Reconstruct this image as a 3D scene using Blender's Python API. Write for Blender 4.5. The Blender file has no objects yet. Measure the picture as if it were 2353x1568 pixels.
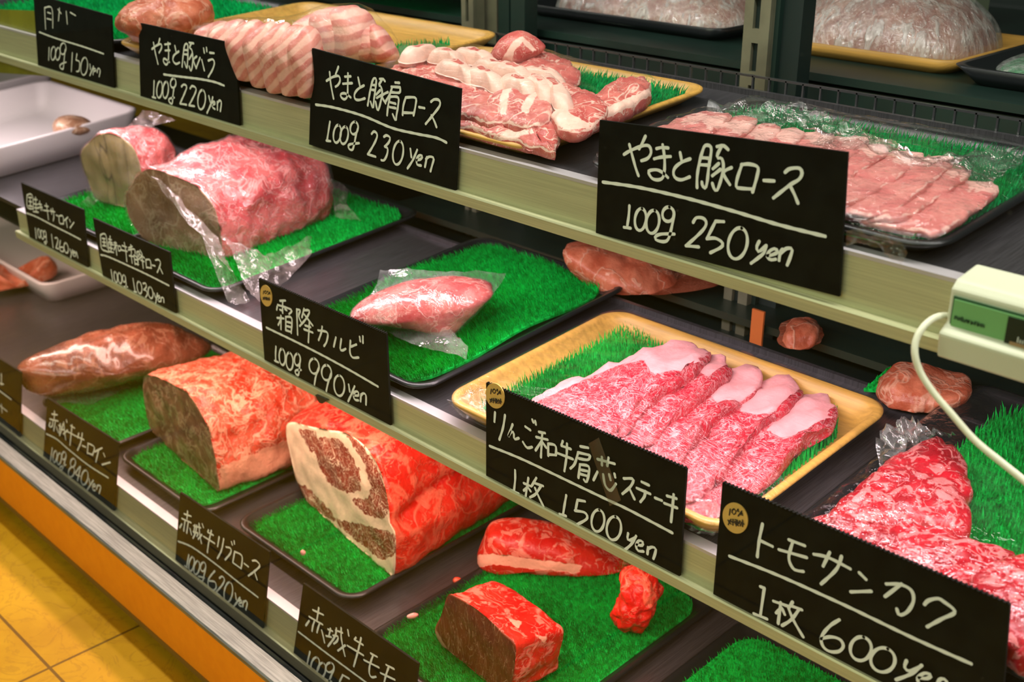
import bpy, math, random
import numpy as np
from mathutils import Vector, noise as mnoise

# ------------------------------------------------------------------ camera
# Distances below are written in sign-widths style units (a price sign is 0.16 wide) and scaled by K on linking.
K = 1.5
ZF = 0.645*K                       # height of the lens above the floor
PP = np.array([1176.5, 784.0]); VX = np.array([-1740., -400.]); VZ = np.array([1189., 7090.])
F = math.sqrt(-float((VX-PP) @ (VZ-PP)))
nrm = lambda v: v/np.linalg.norm(v)
AX = -nrm(np.array([*(VX-PP), F])); AZ = -nrm(np.array([*(VZ-PP), F])); AZ = nrm(AZ-AX*(AZ@AX)); AY = np.cross(AZ, AX)
MW = np.array([AX, AY, AZ])       # camera axes -> room axes
scene = bpy.context.scene
COL = scene.collection
cd = bpy.data.cameras.new('camera'); cam = bpy.data.objects.new('camera', cd); COL.objects.link(cam)
cd.sensor_width = 36.0; cd.lens = F/2353*36; cd.clip_start = 0.02; cd.clip_end = 50
c0, c1, c2 = MW[:, 0], -MW[:, 1], -MW[:, 2]
from mathutils import Matrix
cam.matrix_world = Matrix(((c0[0], c1[0], c2[0], 0), (c0[1], c1[1], c2[1], 0), (c0[2], c1[2], c2[2], ZF), (0, 0, 0, 1)))
cd.dof.use_dof = True; cd.dof.focus_distance = 0.74*K; cd.dof.aperture_fstop = 8.0
scene.camera = cam

# ------------------------------------------------------------------ world, lights, exposure
scene.view_settings.view_transform = 'Standard'; scene.view_settings.look = 'None'
scene.view_settings.exposure = 0.0; scene.view_settings.gamma = 1.0
scene.view_settings.use_curve_mapping = False
w = bpy.data.worlds.new('shop'); scene.world = w; w.use_nodes = True
bg = w.node_tree.nodes['Background']; bg.inputs[0].default_value = (0.50, 0.52, 0.30, 1); bg.inputs[1].default_value = 0.09
def area(name, loc, size, sizey, power, color, rot=(0, 0, 0), spread=180):
    l = bpy.data.lights.new(name, 'AREA'); l.shape = 'RECTANGLE'; l.size = size*K; l.size_y = sizey*K
    l.energy = power; l.color = color; l.spread = math.radians(spread)
    o = bpy.data.objects.new(name, l); COL.objects.link(o)
    o.location = (loc[0]*K, loc[1]*K, loc[2]*K+ZF); o.rotation_euler = rot
    return o
# fluorescent tubes of the case: over the top shelf, under the top shelf, under the middle shelf
area('canopy_tube_light', (-0.60, 0.52, 0.22), 2.2, 0.03, 19.0, (1.0, 0.95, 0.90), (math.radians(8), 0, 0))
area('upper_tube_light', (-0.62, 0.505, -0.228), 1.8, 0.022, 8.5, (1.0, 0.80, 0.84), (math.radians(12), 0, 0))
area('lower_tube_light', (-0.64, 0.475, -0.402), 1.8, 0.022, 8.0, (1.0, 0.62, 0.52), (math.radians(14), 0, 0))
# ceiling lamps of the shop, behind and above the customer
area('shop_ceiling_light', (-0.6, -1.5, 0.95), 1.8, 0.9, 47.0, (0.97, 1.0, 0.74), (math.radians(56), 0, 0))

# ------------------------------------------------------------------ geometry helpers
def ray(x, y): return MW @ np.array([x-PP[0], y-PP[1], F])
SURF = {'TOP': (.49, -.1875, 4.), 'MID': (.458, -.363, 5.), 'BOT': (.415, -.5705, 2.)}
def zs(s, x, y):
    y0, z0, t = SURF[s]; return z0+(y-y0)*math.tan(math.radians(t))
def bp(p, s, h=0.):
    y0, z0, t = SURF[s]; r = ray(*p); t = math.tan(math.radians(t))
    return r*((z0+h-y0*t)/(r[2]-r[1]*t))
def onY(p, y): r = ray(*p); return r*(y/r[1])
def proj(P):
    P = np.asarray(P, float); c = P @ MW
    return np.stack([c[..., 0]/c[..., 2]*F+PP[0], c[..., 1]/c[..., 2]*F+PP[1]], -1)
def vplane(p, q):                  # vertical plane through two points
    d = q-p; n = np.array([d[1], -d[0], 0.]); return p, nrm(n)
def onplane(px, pl):
    r = ray(*px); return r*((pl[0]@pl[1])/(r@pl[1]))
def sdf(pts, poly):                # signed distance, > 0 inside
    pts = np.asarray(pts, float); poly = np.asarray(poly, float); n = len(poly)
    d = np.full(len(pts), 1e9); ins = np.zeros(len(pts), bool)
    for i in range(n):
        a, b = poly[i], poly[(i+1) % n]; ab = b-a; ap = pts-a
        t = np.clip((ap@ab)/(ab@ab+1e-12), 0, 1); d = np.minimum(d, np.hypot(*(ap-t[:, None]*ab).T))
        c = ((a[1] > pts[:, 1]) != (b[1] > pts[:, 1])) & (pts[:, 0] < (b[0]-a[0])*(pts[:, 1]-a[1])/(b[1]-a[1]+1e-12)+a[0])
        ins ^= c
    return np.where(ins, d, -d)
def resample(P, n, closed=True, smooth=True):
    P = [np.asarray(p, float) for p in P]; m = len(P); out = []
    segs = m if closed else m-1
    for i in range(segs):
        p1, p2 = P[i], P[(i+1) % m]
        p0 = P[i-1] if (closed or i > 0) else p1; p3 = P[(i+2) % m] if (closed or i+2 < m) else p2
        for k in range(12):
            t = k/12
            out.append(.5*((2*p1)+(p2-p0)*t+(2*p0-5*p1+4*p2-p3)*t*t+(3*p1-p0-3*p2+p3)*t**3) if smooth else p1+(p2-p1)*t)
    out.append(P[0] if closed else P[-1])
    out = np.array(out); L = np.r_[0, np.cumsum(np.linalg.norm(np.diff(out, axis=0), axis=1))]
    t = np.linspace(0, L[-1], n+1 if closed else n); t = t[:-1] if closed else t
    return np.stack([np.interp(t, L, out[:, k]) for k in range(out.shape[1])], 1)
def nz(p, s=1., seed=0.):
    return mnoise.noise(Vector((p[0]*s+seed, p[1]*s+seed*1.7, p[2]*s-seed)))
ORG = {}
def mk(name, V, Fc, mats, parent=None, smooth=True, idx=None, attrs=None, org=None, edges=()):
    V = np.asarray(V, float)*K; V[:, 2] += ZF
    if org is None: org = np.array([(V[:, 0].min()+V[:, 0].max())/2, (V[:, 1].min()+V[:, 1].max())/2, V[:, 2].min()])
    me = bpy.data.meshes.new(name); me.from_pydata((V-org).tolist(), list(edges), [list(map(int, f)) for f in Fc])
    for m in (mats if isinstance(mats, (list, tuple)) else [mats]): me.materials.append(m)
    if smooth: me.polygons.foreach_set('use_smooth', [True]*len(me.polygons))
    if idx is not None: me.polygons.foreach_set('material_index', list(map(int, idx)))
    for k, a in (attrs or {}).items():
        at = me.attributes.new(k, 'FLOAT', 'POINT'); at.data.foreach_set('value', np.asarray(a, np.float32))
    me.update()
    o = bpy.data.objects.new(name, me); COL.objects.link(o)
    if parent: o.parent = parent; o.location = Vector(org)-ORG[parent.name]
    else: o.location = org
    ORG[o.name] = Vector(org); return o
def tag(o, label=None, cat=None, group=None, kind=None):
    if label: o['label'] = label
    if cat: o['category'] = cat
    if group: o['group'] = group
    if kind: o['kind'] = kind
    return o
def empty(name, p, label=None, cat=None, group=None, kind=None):
    o = bpy.data.objects.new(name, None); COL.objects.link(o); o.empty_display_size = .02
    o.location = (p[0]*K, p[1]*K, p[2]*K+ZF); ORG[o.name] = Vector(o.location)
    return tag(o, label, cat, group, kind)
class MB:                          # collects boxes, prisms and tubes into one mesh
    def __init__(s): s.V = []; s.F = []; s.I = []
    def add(s, V, Fc, i=0):
        n = len(s.V); s.V += [tuple(v) for v in V]; s.F += [[n+k for k in f] for f in Fc]; s.I += [i]*len(Fc); return s
    def box(s, x0, x1, y0, y1, z0, z1, i=0):
        V = [(x, y, z) for z in (z0, z1) for y in (y0, y1) for x in (x0, x1)]
        return s.add(V, [(0, 2, 3, 1), (4, 5, 7, 6), (0, 1, 5, 4), (2, 6, 7, 3), (0, 4, 6, 2), (1, 3, 7, 5)], i)
    def extrude_x(s, prof, x0, x1, i=0):
        n = len(prof); V = [(x0, a, b) for a, b in prof]+[(x1, a, b) for a, b in prof]
        Fc = [(k, (k+1) % n, n+(k+1) % n, n+k) for k in range(n)]+[tuple(range(n))[::-1], tuple(range(n, 2*n))]
        return s.add(V, Fc, i)
    def tube(s, P, r, seg=10, i=0):
        P = [np.asarray(p, float) for p in P]; V = []; Fc = []
        for k, p in enumerate(P):
            d = nrm(P[min(k+1, len(P)-1)]-P[max(k-1, 0)]); a = np.cross(d, [0, 0, 1.]); a = nrm(a if np.linalg.norm(a) > 1e-4 else np.array([1., 0, 0])); b = np.cross(d, a)
            V += [p+r*(math.cos(t)*a+math.sin(t)*b) for t in np.linspace(0, 2*math.pi, seg, endpoint=False)]
        for k in range(len(P)-1):
            Fc += [(k*seg+j, k*seg+(j+1) % seg, (k+1)*seg+(j+1) % seg, (k+1)*seg+j) for j in range(seg)]
        Fc += [tuple(range(seg))[::-1], tuple(range((len(P)-1)*seg, len(P)*seg))]
        return s.add(V, Fc, i)
    def mk(s, name, mats, parent=None, smooth=False, bevel=0, **kw):
        o = mk(name, s.V, s.F, mats, parent, smooth, s.I, **kw)
        if bevel:
            b = o.modifiers.new('bevel', 'BEVEL'); b.width = bevel*K; b.segments = 2; b.limit_method = 'ANGLE'
        return o

# ------------------------------------------------------------------ materials
class NM:
    def __init__(s, name):
        s.m = bpy.data.materials.new(name); s.m.use_nodes = True; s.t = s.m.node_tree; s.t.nodes.clear()
        s.out = s.n('ShaderNodeOutputMaterial')
    def n(s, t, **kw):
        x = s.t.nodes.new(t)
        for k, v in kw.items(): setattr(x, k, v)
        return x
    def set(s, sock, v):
        if hasattr(v, 'is_output') or isinstance(v, bpy.types.NodeSocket): s.t.links.new(v, sock)
        else:
            if isinstance(v, (tuple, list)) and len(v) == 3 and sock.type == 'RGBA': v = (*v, 1)
            sock.default_value = v
    def co(s, rnd=True, scale=None):
        c = s.n('ShaderNodeTexCoord').outputs['Object']
        if rnd:
            r = s.n('ShaderNodeObjectInfo').outputs['Random']; a = s.n('ShaderNodeVectorMath', operation='ADD'); s.set(a.inputs[0], c)
            k = s.math('MULTIPLY', r, 37.); cb = s.n('ShaderNodeCombineXYZ'); s.set(cb.inputs[0], k); s.set(cb.inputs[1], k); s.set(cb.inputs[2], k); s.set(a.inputs[1], cb.outputs[0]); c = a.outputs[0]
        if scale:
            mp = s.n('ShaderNodeMapping'); s.set(mp.inputs['Vector'], c); mp.inputs['Scale'].default_value = scale; c = mp.outputs[0]
        return c
    def noise(s, vec, scale, detail=3., rough=.55, dist=0.):
        x = s.n('ShaderNodeTexNoise'); s.set(x.inputs['Vector'], vec)
        for k, v in (('Scale', scale), ('Detail', detail), ('Roughness', rough), ('Distortion', dist)): x.inputs[k].default_value = v
        return x.outputs['Fac']
    def math(s, op, a, b=None):
        x = s.n('ShaderNodeMath', operation=op); s.set(x.inputs[0], a)
        if b is not None: s.set(x.inputs[1], b)
        return x.outputs[0]
    def mr(s, v, a, b, c=0., d=1., smooth=True):
        x = s.n('ShaderNodeMapRange'); x.interpolation_type = 'SMOOTHSTEP' if smooth else 'LINEAR'
        for k, q in zip(range(5), (v, a, b, c, d)): s.set(x.inputs[k], q)
        return x.outputs[0]
    def mix(s, f, a, b):
        x = s.n('ShaderNodeMix', data_type='RGBA'); s.set(x.inputs[0], f); s.set(x.inputs[6], a); s.set(x.inputs[7], b); return x.outputs[2]
    def attr(s, name): return s.n('ShaderNodeAttribute', attribute_name=name).outputs['Fac']
    def bump(s, h, st=.3, d=.01):
        x = s.n('ShaderNodeBump'); s.set(x.inputs['Height'], h); x.inputs['Strength'].default_value = st; x.inputs['Distance'].default_value = d; return x.outputs[0]
    def bsdf(s, **kw):
        x = s.n('ShaderNodeBsdfPrincipled')
        for k, v in kw.items(): s.set(x.inputs[k.replace('_', ' ')], v)
        s.t.links.new(x.outputs[0], s.out.inputs[0]); return x
    def ridge(s, v, w0, w1):
        return s.mr(s.math('ABSOLUTE', s.math('SUBTRACT', v, .5)), w0, w1, 1., 0.)
def plain(name, col, rough=.5, metal=0., spec=.5, nscale=None, namt=.15, bump=0., stretch=None):
    q = NM(name); c = col
    kw = {}
    if nscale:
        v = q.noise(q.co(False, stretch), nscale, 4.)
        c = q.mix(q.mr(v, .3, .7), tuple(x*(1-namt) for x in col), tuple(min(1, x*(1+namt)) for x in col))
        if bump: kw['Normal'] = q.bump(v, bump, .002)
    q.bsdf(Base_Color=c, Roughness=rough, Metallic=metal, Specular_IOR_Level=spec, **kw); return q.m
def meat(name, lean, lean2, fat, veins=((90, .0, .03, .8),), rough=.34, bump=.35, zone=True, znoise=.5, fat2=None, stretch=None, coat=.0, blotch=40., stripes=None, blobs=None):
    q = NM(name); co = q.co(True, stretch)
    m = None
    for sc, w0, w1, amt in veins:
        r = q.math('MULTIPLY', q.ridge(q.noise(co, sc, 3., .6, .6), w0, w1), amt)
        m = r if m is None else q.math('MAXIMUM', m, r)
    for bs_, lo, hi, am in (blobs or ()):
        r = q.math('MULTIPLY', q.mr(q.noise(co, bs_, 3., .55, 1.2), lo, hi), am); m = r if m is None else q.math('MAXIMUM', m, r)
    if stripes:
        u = q.math('ADD', q.math('MULTIPLY', q.attr('stripe'), stripes), q.math('MULTIPLY', q.noise(co, 14., 3.), 11.))
        st = q.mr(q.math('SINE', u), -.50, .55)
        m = st if m is None else q.math('MAXIMUM', m, st)
    if zone:
        z = q.math('ADD', q.attr('fat'), q.math('MULTIPLY', q.math('SUBTRACT', q.noise(co, 110., 4.), .5), znoise))
        z = q.mr(z, -.05, .05); m = z if m is None else q.math('MAXIMUM', m, z)
    b = q.noise(co, blotch, 4., .6); fb = q.noise(co, blotch*1.7, 3., .6)
    lc = q.mix(q.mr(b, .36, .64), lean, lean2); fc = q.mix(q.mr(fb, .35, .65), fat, fat2 or tuple(x*.86 for x in fat))
    if m is None: m = 0.
    c = q.mix(m, lc, fc)
    fine = q.noise(co, 260., 3.)
    h = q.math('ADD', q.math('MULTIPLY', m, .4), q.math('ADD', q.math('MULTIPLY', fine, .5), b))
    bs = q.bsdf(Base_Color=c, Roughness=q.mr(fine, .3, .7, rough-.08, rough+.14), Specular_IOR_Level=.32, Normal=q.bump(h, bump, .0025))
    bs.inputs['Subsurface Weight'].default_value = .0
    if coat: bs.inputs['Coat Weight'].default_value = coat; bs.inputs['Coat Roughness'].default_value = .12
    return q.m
def film(name, haze=.03, gl=.10, tint=(1, 1, 1), wr=30., st=.6, stretch=(1, 1, 1), rough=.08, hazecol=(.9, .9, .9), gcap=.85):
    q = NM(name); co = q.co(True, stretch)
    n1 = q.noise(co, wr, 4., .6, .8); n2 = q.noise(co, wr*3.3, 3., .6, 1.)
    nm = q.bump(q.math('ADD', n1, q.math('MULTIPLY', n2, .4)), st, .006)
    tr = q.n('ShaderNodeBsdfTransparent'); tr.inputs[0].default_value = (*tint, 1)
    df = q.n('ShaderNodeBsdfDiffuse'); df.inputs[0].default_value = (*hazecol, 1); q.set(df.inputs['Normal'], nm)
    gs = q.n('ShaderNodeBsdfGlossy'); gs.inputs['Roughness'].default_value = rough; q.set(gs.inputs['Normal'], nm)
    lw = q.n('ShaderNodeLayerWeight'); lw.inputs[0].default_value = .5; q.set(lw.inputs['Normal'], nm); fr = q.math('ADD', .045, q.math('MULTIPLY', q.math('POWER', lw.outputs['Facing'], 5.), .95))
    a = q.n('ShaderNodeMixShader'); q.set(a.inputs[0], q.mr(n1, .35, .75, haze*.5, haze*2.)); q.set(a.inputs[1], tr.outputs[0]); q.set(a.inputs[2], df.outputs[0])
    b = q.n('ShaderNodeMixShader'); q.set(b.inputs[0], q.mr(fr, 0., 1., gl*.4, gcap, False)); q.set(b.inputs[1], a.outputs[0]); q.set(b.inputs[2], gs.outputs[0])
    q.t.links.new(b.outputs[0], q.out.inputs[0]); return q.m
STEEL = plain('brushed_steel', (.56, .56, .34), .42, .35, .5, 8., .10, .05, (1, 1, 60))
DECK = plain('shelf_plate', (.085, .082, .09), .30, .6, .5, 14., .25, .05, (60, 2, 1))
DECKEDGE = plain('shelf_edge', (.62, .58, .60), .3, .35, .5, 10., .08)
BLACKPL = plain('black_plastic', (.008, .010, .012), .32, 0., .5)
DARK = plain('dark_enamel', (.006, .016, .014), .5)
DARKG = plain('dark_green_panel', (.006, .020, .015), .45, 0, .5, 5., .4)
POST = plain('upright_steel', (.20, .20, .13), .4, .5, .5, 20., .2)
GOLD = plain('gold_foam', (.56, .31, .065), .42, 0., .5, 14., .16, .05, (1, 14, 14))
FOAMW = plain('white_foam', (.56, .53, .52), .55)
ORANGE = plain('orange_laminate', (1.0, .33, .012), .45, 0, .5, 60., .05)
RIM = plain('rim_steel', (.20, .22, .19), .45, .5, .5, 18., .3, .1, (1, 30, 30))
GASKET = plain('black_gasket', (.006, .010, .010), .3)
BOARD = plain('black_board', (.0035, .0045, .0035), .75, 0, .12, 40., .5)
CHALK = plain('chalk_marker', (.86, .90, .82), .7, 0, .2)
STICK = plain('sticker_paper', (.72, .44, .11), .6, 0, .3, 60., .08)
INK = plain('black_ink', (.02, .016, .012), .6)
CABLE = plain('cream_cable', (.80, .80, .60), .45)
HOUSE = plain('cream_housing', (.62, .64, .47), .45)
LABELG = plain('green_label', (.17, .42, .15), .4)
def grassmat(name, c1, c2):
    q = NM(name); v = q.noise(q.co(False), 160., 2.); v2 = q.noise(q.co(False), 12., 2.)
    c = q.mix(q.mr(q.math('ADD', q.math('MULTIPLY', v, .7), q.math('MULTIPLY', v2, .3)), .35, .65), c1, c2)
    bs = q.bsdf(Base_Color=c, Roughness=.38, Specular_IOR_Level=.45); tl = q.n('ShaderNodeBsdfTranslucent'); q.set(tl.inputs[0], c); mx = q.n('ShaderNodeMixShader'); mx.inputs[0].default_value = .38; q.t.links.new(bs.outputs[0], mx.inputs[1]); q.t.links.new(tl.outputs[0], mx.inputs[2]); q.t.links.new(mx.outputs[0], q.out.inputs[0]); return q.m
GRASS = grassmat('green_grass', (.000, .28, .024), (.005, .82, .12))
GRASSB = grassmat('bluish_grass', (.000, .30, .085), (.006, .80, .26))
WAGYU = meat('wagyu', (.40, .010, .030), (.52, .034, .055), (.84, .38, .40), ((75, .0, .034, .85), (200, .0, .05, .40), (30, .0, .014, .9)), .36, .35, fat2=(.84, .34, .36), znoise=.35)
TOMO = meat('coarse_marbled_beef', (.26, .003, .009), (.42, .010, .020), (.68, .22, .21), ((26, .0, .012, .8),), .30, .5, zone=True, coat=.12, blobs=((85, .53, .60, .8), (34, .57, .63, .85)))
PORK = meat('pork_loin', (.58, .17, .16), (.66, .25, .22), (.82, .46, .40), ((36, .0, .010, .5),), .36, .3, znoise=1.6)
SHOULDER = meat('pork_shoulder', (.46, .085, .075), (.58, .16, .13), (.84, .54, .44), ((20, .0, .022, .95), (55, .0, .018, .6)), .34, .3)
BELLY = meat('pork_belly', (.56, .16, .14), (.66, .25, .20), (.82, .44, .36), ((60, .0, .015, .5),), .36, .3, stripes=1.)
SUET = meat('fatty_beef_outside', (.50, .03, .012), (.66, .10, .05), (.82, .36, .22), ((28, .0, .05, .9), (75, .0, .04, .7)), .32, .9, zone=True, coat=.1, blotch=30., znoise=1.2)
RAW = meat('raw_beef_outside', (.56, .006, .005), (.72, .030, .016), (.82, .22, .12), ((14, .0, .030, .55), (40, .0, .02, .45)), .34, .8, zone=False, coat=.12, blotch=16., blobs=((22, .56, .66, .55), (60, .57, .65, .4)))
RIBF = meat('rib_cut_face', (.17, .024, .014), (.27, .055, .03), (.80, .60, .40), ((34, .0, .016, .9), (130, .0, .035, .6)), .36, .25, znoise=1.3)
SIRF = meat('sirloin_cut_face', (.16, .06, .03), (.26, .12, .06), (.60, .42, .24), ((30, .0, .05, .5),), .36, .3, znoise=.6)
MOMO = meat('round_cut_face', (.17, .026, .010), (.24, .045, .018), (.60, .27, .17), ((34, .0, .012, .85), (90, .0, .014, .45)), .36, .25, zone=True, stretch=(1.6, 1.6, .55))
MOMOT = meat('round_top', (.46, .008, .007), (.60, .025, .014), (.86, .36, .25), ((26, .0, .010, .4),), .36, .6, zone=True, coat=.1, blotch=20., blobs=((70, .55, .63, .45), (26, .58, .66, .5)))
BAGM = meat('bagged_beef', (.44, .035, .042), (.60, .12, .11), (.74, .34, .31), ((24, .0, .03, .7), (60, .0, .03, .6)), .36, .9, zone=False, coat=.1, blotch=26.)
BAGF = meat('bagged_cut_face', (.22, .11, .06), (.36, .20, .12), (.60, .44, .30), ((22, .0, .04, .6), (55, .0, .03, .4)), .34, .5, zone=False, coat=.3, blotch=22.)
OLDF = meat('brown_cut_face', (.17, .13, .05), (.26, .20, .09), (.05, .035, .015), ((12, .0, .010, .8),), .4, .3, zone=False, stretch=(1, 1, .25))
BROWN = meat('brown_bagged_meat', (.14, .035, .018), (.30, .09, .05), (.42, .20, .12), ((22, .0, .03, .6),), .22, .7, zone=False, coat=.7, blotch=18.)
PINKF = meat('pale_pink_meat', (.70, .24, .20), (.82, .40, .34), (.88, .58, .52), ((30, .0, .03, .6),), .34, .4, zone=False)
CALBI = meat('pale_rib_meat', (.40, .045, .045), (.60, .17, .15), (.72, .36, .31), ((34, .0, .03, .8), (14, .0, .012, .5)), .3, .45, zone=False, coat=.3)
CHUCKR = meat('orange_rear_meat', (.36, .075, .035), (.50, .15, .08), (.62, .32, .21), ((24, .0, .04, .7),), .34, .6, zone=False)
FILM = film('cling_film', .006, .12, (1, 1, 1), 30., 1., (1, 1, 1), .05, gcap=.7)
FILMT = film('tight_film', .006, .05, (1, 1, 1), 18., .35, (1, 7, 1), .05, gcap=.4)
BAG = film('vacuum_bag', .035, .08, (.98, .97, .96), 20., .9, (1, 1, 1), .10, (.9, .82, .80), gcap=.5)
FLAP = film('bag_flap', .12, .12, (.95, .94, .93), 22., .8, (1, 1, 1), .12, (.86, .70, .66), gcap=.6)
CLEARFLAP = film('clear_bag', .10, .25, (.96, .97, .96), 24., .6, (1, 1, 1), .08, (.85, .9, .86))
TAPE = film('clear_tape', .05, .10, (.9, .92, .9), 12., .05, (1, 1, 1), .15, (.5, .5, .45), gcap=.3)
LEANEDGE = meat('lean_edge', (.36, .008, .022), (.52, .03, .05), (.84, .36, .38), ((60, .0, .03, .7), (170, .0, .05, .5)), .30, .8, zone=False, coat=.1)
WRINK = film('crumpled_film', .022, .20, (1, 1, 1), 40., 1., (1, 1, 1), .05, (.9, .95, .9), gcap=.9)
# ------------------------------------------------------------------ object builders
HM = {}                            # highest points inside a tray, used to drape its film
def rrect(x0, x1, y0, y1, r, n=7):
    P = []
    for cx, cy, a in ((x1-r, y0+r, -90), (x1-r, y1-r, 0), (x0+r, y1-r, 90), (x0+r, y0+r, 180)):
        P += [(cx+r*math.cos(math.radians(a+90*k/n)), cy+r*math.sin(math.radians(a+90*k/n))) for k in range(n+1)]
    return np.array(P)
def tray(name, rect, s, h, mat, label, cat='tray', r=.018, flare=.012, rim=.005, group=None, parent=None):
    x0, x1, y0, y1 = rect
    prof = [(flare, 0.0008), (flare*.4, h*.55), (0, h-.0015), (0, h), (rim*.4, h+.0008), (rim, h), (rim+.001, h-.002), (rim+flare*.7, h*.35), (rim+flare*1.25, .0035), (rim+flare*2.4, .003)]
    V = []; Fc = []; n = None
    for ins, z in prof:
        P = rrect(x0+ins, x1-ins, y0+ins, y1-ins, max(.004, r-ins*.5)); n = len(P)
        V += [(x, y, zs(s, x, y)+z) for x, y in P]
    for k in range(len(prof)-1):
        Fc += [(k*n+j, k*n+(j+1) % n, (k+1)*n+(j+1) % n, (k+1)*n+j) for j in range(n)]
    Fc += [tuple(range(n))[::-1], tuple(range((len(prof)-1)*n, len(prof)*n))]
    return tag(mk(name, V, Fc, mat, parent), label, cat, group)
def grass(name, poly, s, h, label, bh=.0085, sp=.0024, excl=(), mat=None, lean=(.15, -.25), wave=0., seed=1, group=None, warp=None):
    mat = mat or GRASS
    rng = np.random.default_rng(seed); poly = np.array(poly, float); poly[:, 1] = np.maximum(poly[:, 1], SURF[s][0]+.009)
    x0, y0 = poly.min(0); x1, y1 = poly.max(0)
    gx = np.arange(x0, x1, sp); gy = np.arange(y0, y1, sp*.9)
    X, Y = np.meshgrid(gx, gy); X[1::2] += sp/2; P = np.stack([X.ravel(), Y.ravel()], 1)
    P += rng.normal(0, sp*.10, P.shape); keep = sdf(P, poly) > 0
    for q in excl: keep &= sdf(P, np.asarray(q, float)[:, :2]) < .002
    P = P[keep]; n = len(P)
    wv = lambda x, y: wave*(np.sin(x*46+1.)*np.cos(y*37+.6)+.5*np.sin(x*90+y*60))
    y00, z00, t = SURF[s]
    Zb = z00+(P[:, 1]-y00)*math.tan(math.radians(t))+h+wv(P[:, 0], P[:, 1])
    B = np.concatenate([P, Zb[:, None]], 1)
    H = bh*rng.uniform(.72, 1.12, n); r = sp*.27
    lx = lean[0]*H+rng.normal(0, .13, n)*H; ly = lean[1]*H+rng.normal(0, .13, n)*H
    V = np.zeros((n, 7, 3))
    for k, a in enumerate((0, 2.1, 4.2)):
        V[:, k] = B+np.array([r*math.cos(a), r*math.sin(a), 0])
        V[:, 3+k] = B+np.stack([lx*.35+.7*r*math.cos(a), ly*.35+.7*r*math.sin(a), H*.55], 1)
    V[:, 6] = B+np.stack([lx, ly, H], 1)
    i = np.arange(n)*7
    Fq = np.concatenate([np.stack([i+k, i+(k+1) % 3, i+3+(k+1) % 3, i+3+k], 1) for k in range(3)])
    Ft = np.concatenate([np.stack([i+3+k, i+3+(k+1) % 3, i+6], 1) for k in range(3)])
    Vs = V.reshape(-1, 3).tolist(); Fs = Fq.tolist()+Ft.tolist()
    o = len(Vs); ring = resample(poly, 90, True, False); c = ring.mean(0); m = 12
    for j in range(m+1):
        for q in c+(ring-c)*(j/m): Vs.append((q[0], q[1], zs(s, *q)+h+.0008+float(wv(q[0], q[1]))))
    for q in ring: Vs.append((q[0], q[1], zs(s, *q)+h-.0012+float(wv(q[0], q[1]))))
    R = len(ring)
    for j in range(m+1): Fs += [(o+j*R+k, o+j*R+(k+1) % R, o+(j+1)*R+(k+1) % R, o+(j+1)*R+k) for k in range(R)]
    return tag(mk(name, Vs, Fs, mat, None, False), label, 'artificial grass mat', group)
def footprint(px, s, h): return [bp(p, s, h)[:2] for p in px]
def reg(hm, V):
    if hm: HM.setdefault(hm, []).append(np.asarray(V))
def zoneattr(V, fatpx, rimr=None, rimw=0.):
    f = np.full(len(V), -1.)
    if fatpx:
        p = proj(V)
        for z in fatpx: f = np.maximum(f, sdf(p, z)/26.)
    if rimr is not None and rimw: f = np.maximum(f, (rimr-(1-rimw))*5.)
    return np.clip(f, -1, 1)
def slab(name, px, s, h, t, mat, label, cat='meat', group=None, n=84, rings=13, bulge=.22, rough=.0012, fat=(), rimw=0., hm=None, slope=(0, 0), seed=0., stripe=None, pts=None, wob=.0, parent=None, drop=None, rsc=70., org=None):
    """a flat piece of meat lying on shelf s: outline px (photo) or pts (x, y), bottom at h, thickness t"""
    P = resample(pts if pts is not None else [bp(p, s, h+t*.8)[:2] for p in px], n)
    P[:, 1] = np.maximum(P[:, 1], SURF[s][0]+.004)
    if wob:
        c0 = P.mean(0); P = np.array([p+(p-c0)/np.linalg.norm(p-c0)*wob*(nz((p[0], p[1], 0), 90, seed+3)+.5*nz((p[0], p[1], 0), 260, seed)) for p in P])
    c = P.mean(0); V = []; rr = []
    def zb(q):
        z = zs(s, *q)+h+slope[0]*(q[0]-c[0])+slope[1]*(q[1]-c[1])
        return z if drop is None else max(zs(s, *q)+drop, z)
    prof = [(k/rings*.965, 1.) for k in range(rings+1)]+[(.99, .86), (1.0, .62), (.998, .3), (.975, .04), (.6, 0.), (0.01, 0.)]
    for r, zz in prof:
        for p in P:
            q = c+(p-c)*r
            z = zb(q)+t*zz*(1-bulge*r**4 if zz > .5 else 1)
            if zz > .5: z += rough*(nz((q[0], q[1], 0), rsc, seed)+.6*nz((q[0], q[1], 0), rsc*2.6, seed+5))
            V.append((q[0], q[1], z)); rr.append(r if zz > .8 or (rimw > .045 and zz > .05) else .5)
    V = np.array(V); Fc = []
    for k in range(len(prof)-1):
        Fc += [(k*n+j, (k+1)*n+j, (k+1)*n+(j+1) % n, k*n+(j+1) % n) for j in range(n)]
    at = {'fat': zoneattr(V, fat, np.array(rr), rimw)}
    if stripe is not None:
        pj = proj(V); at['stripe'] = (pj @ np.asarray(stripe, float))
    reg(hm, V)
    return tag(mk(name, V, Fc, mat, parent, True, None, at), label, cat, group)
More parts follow.
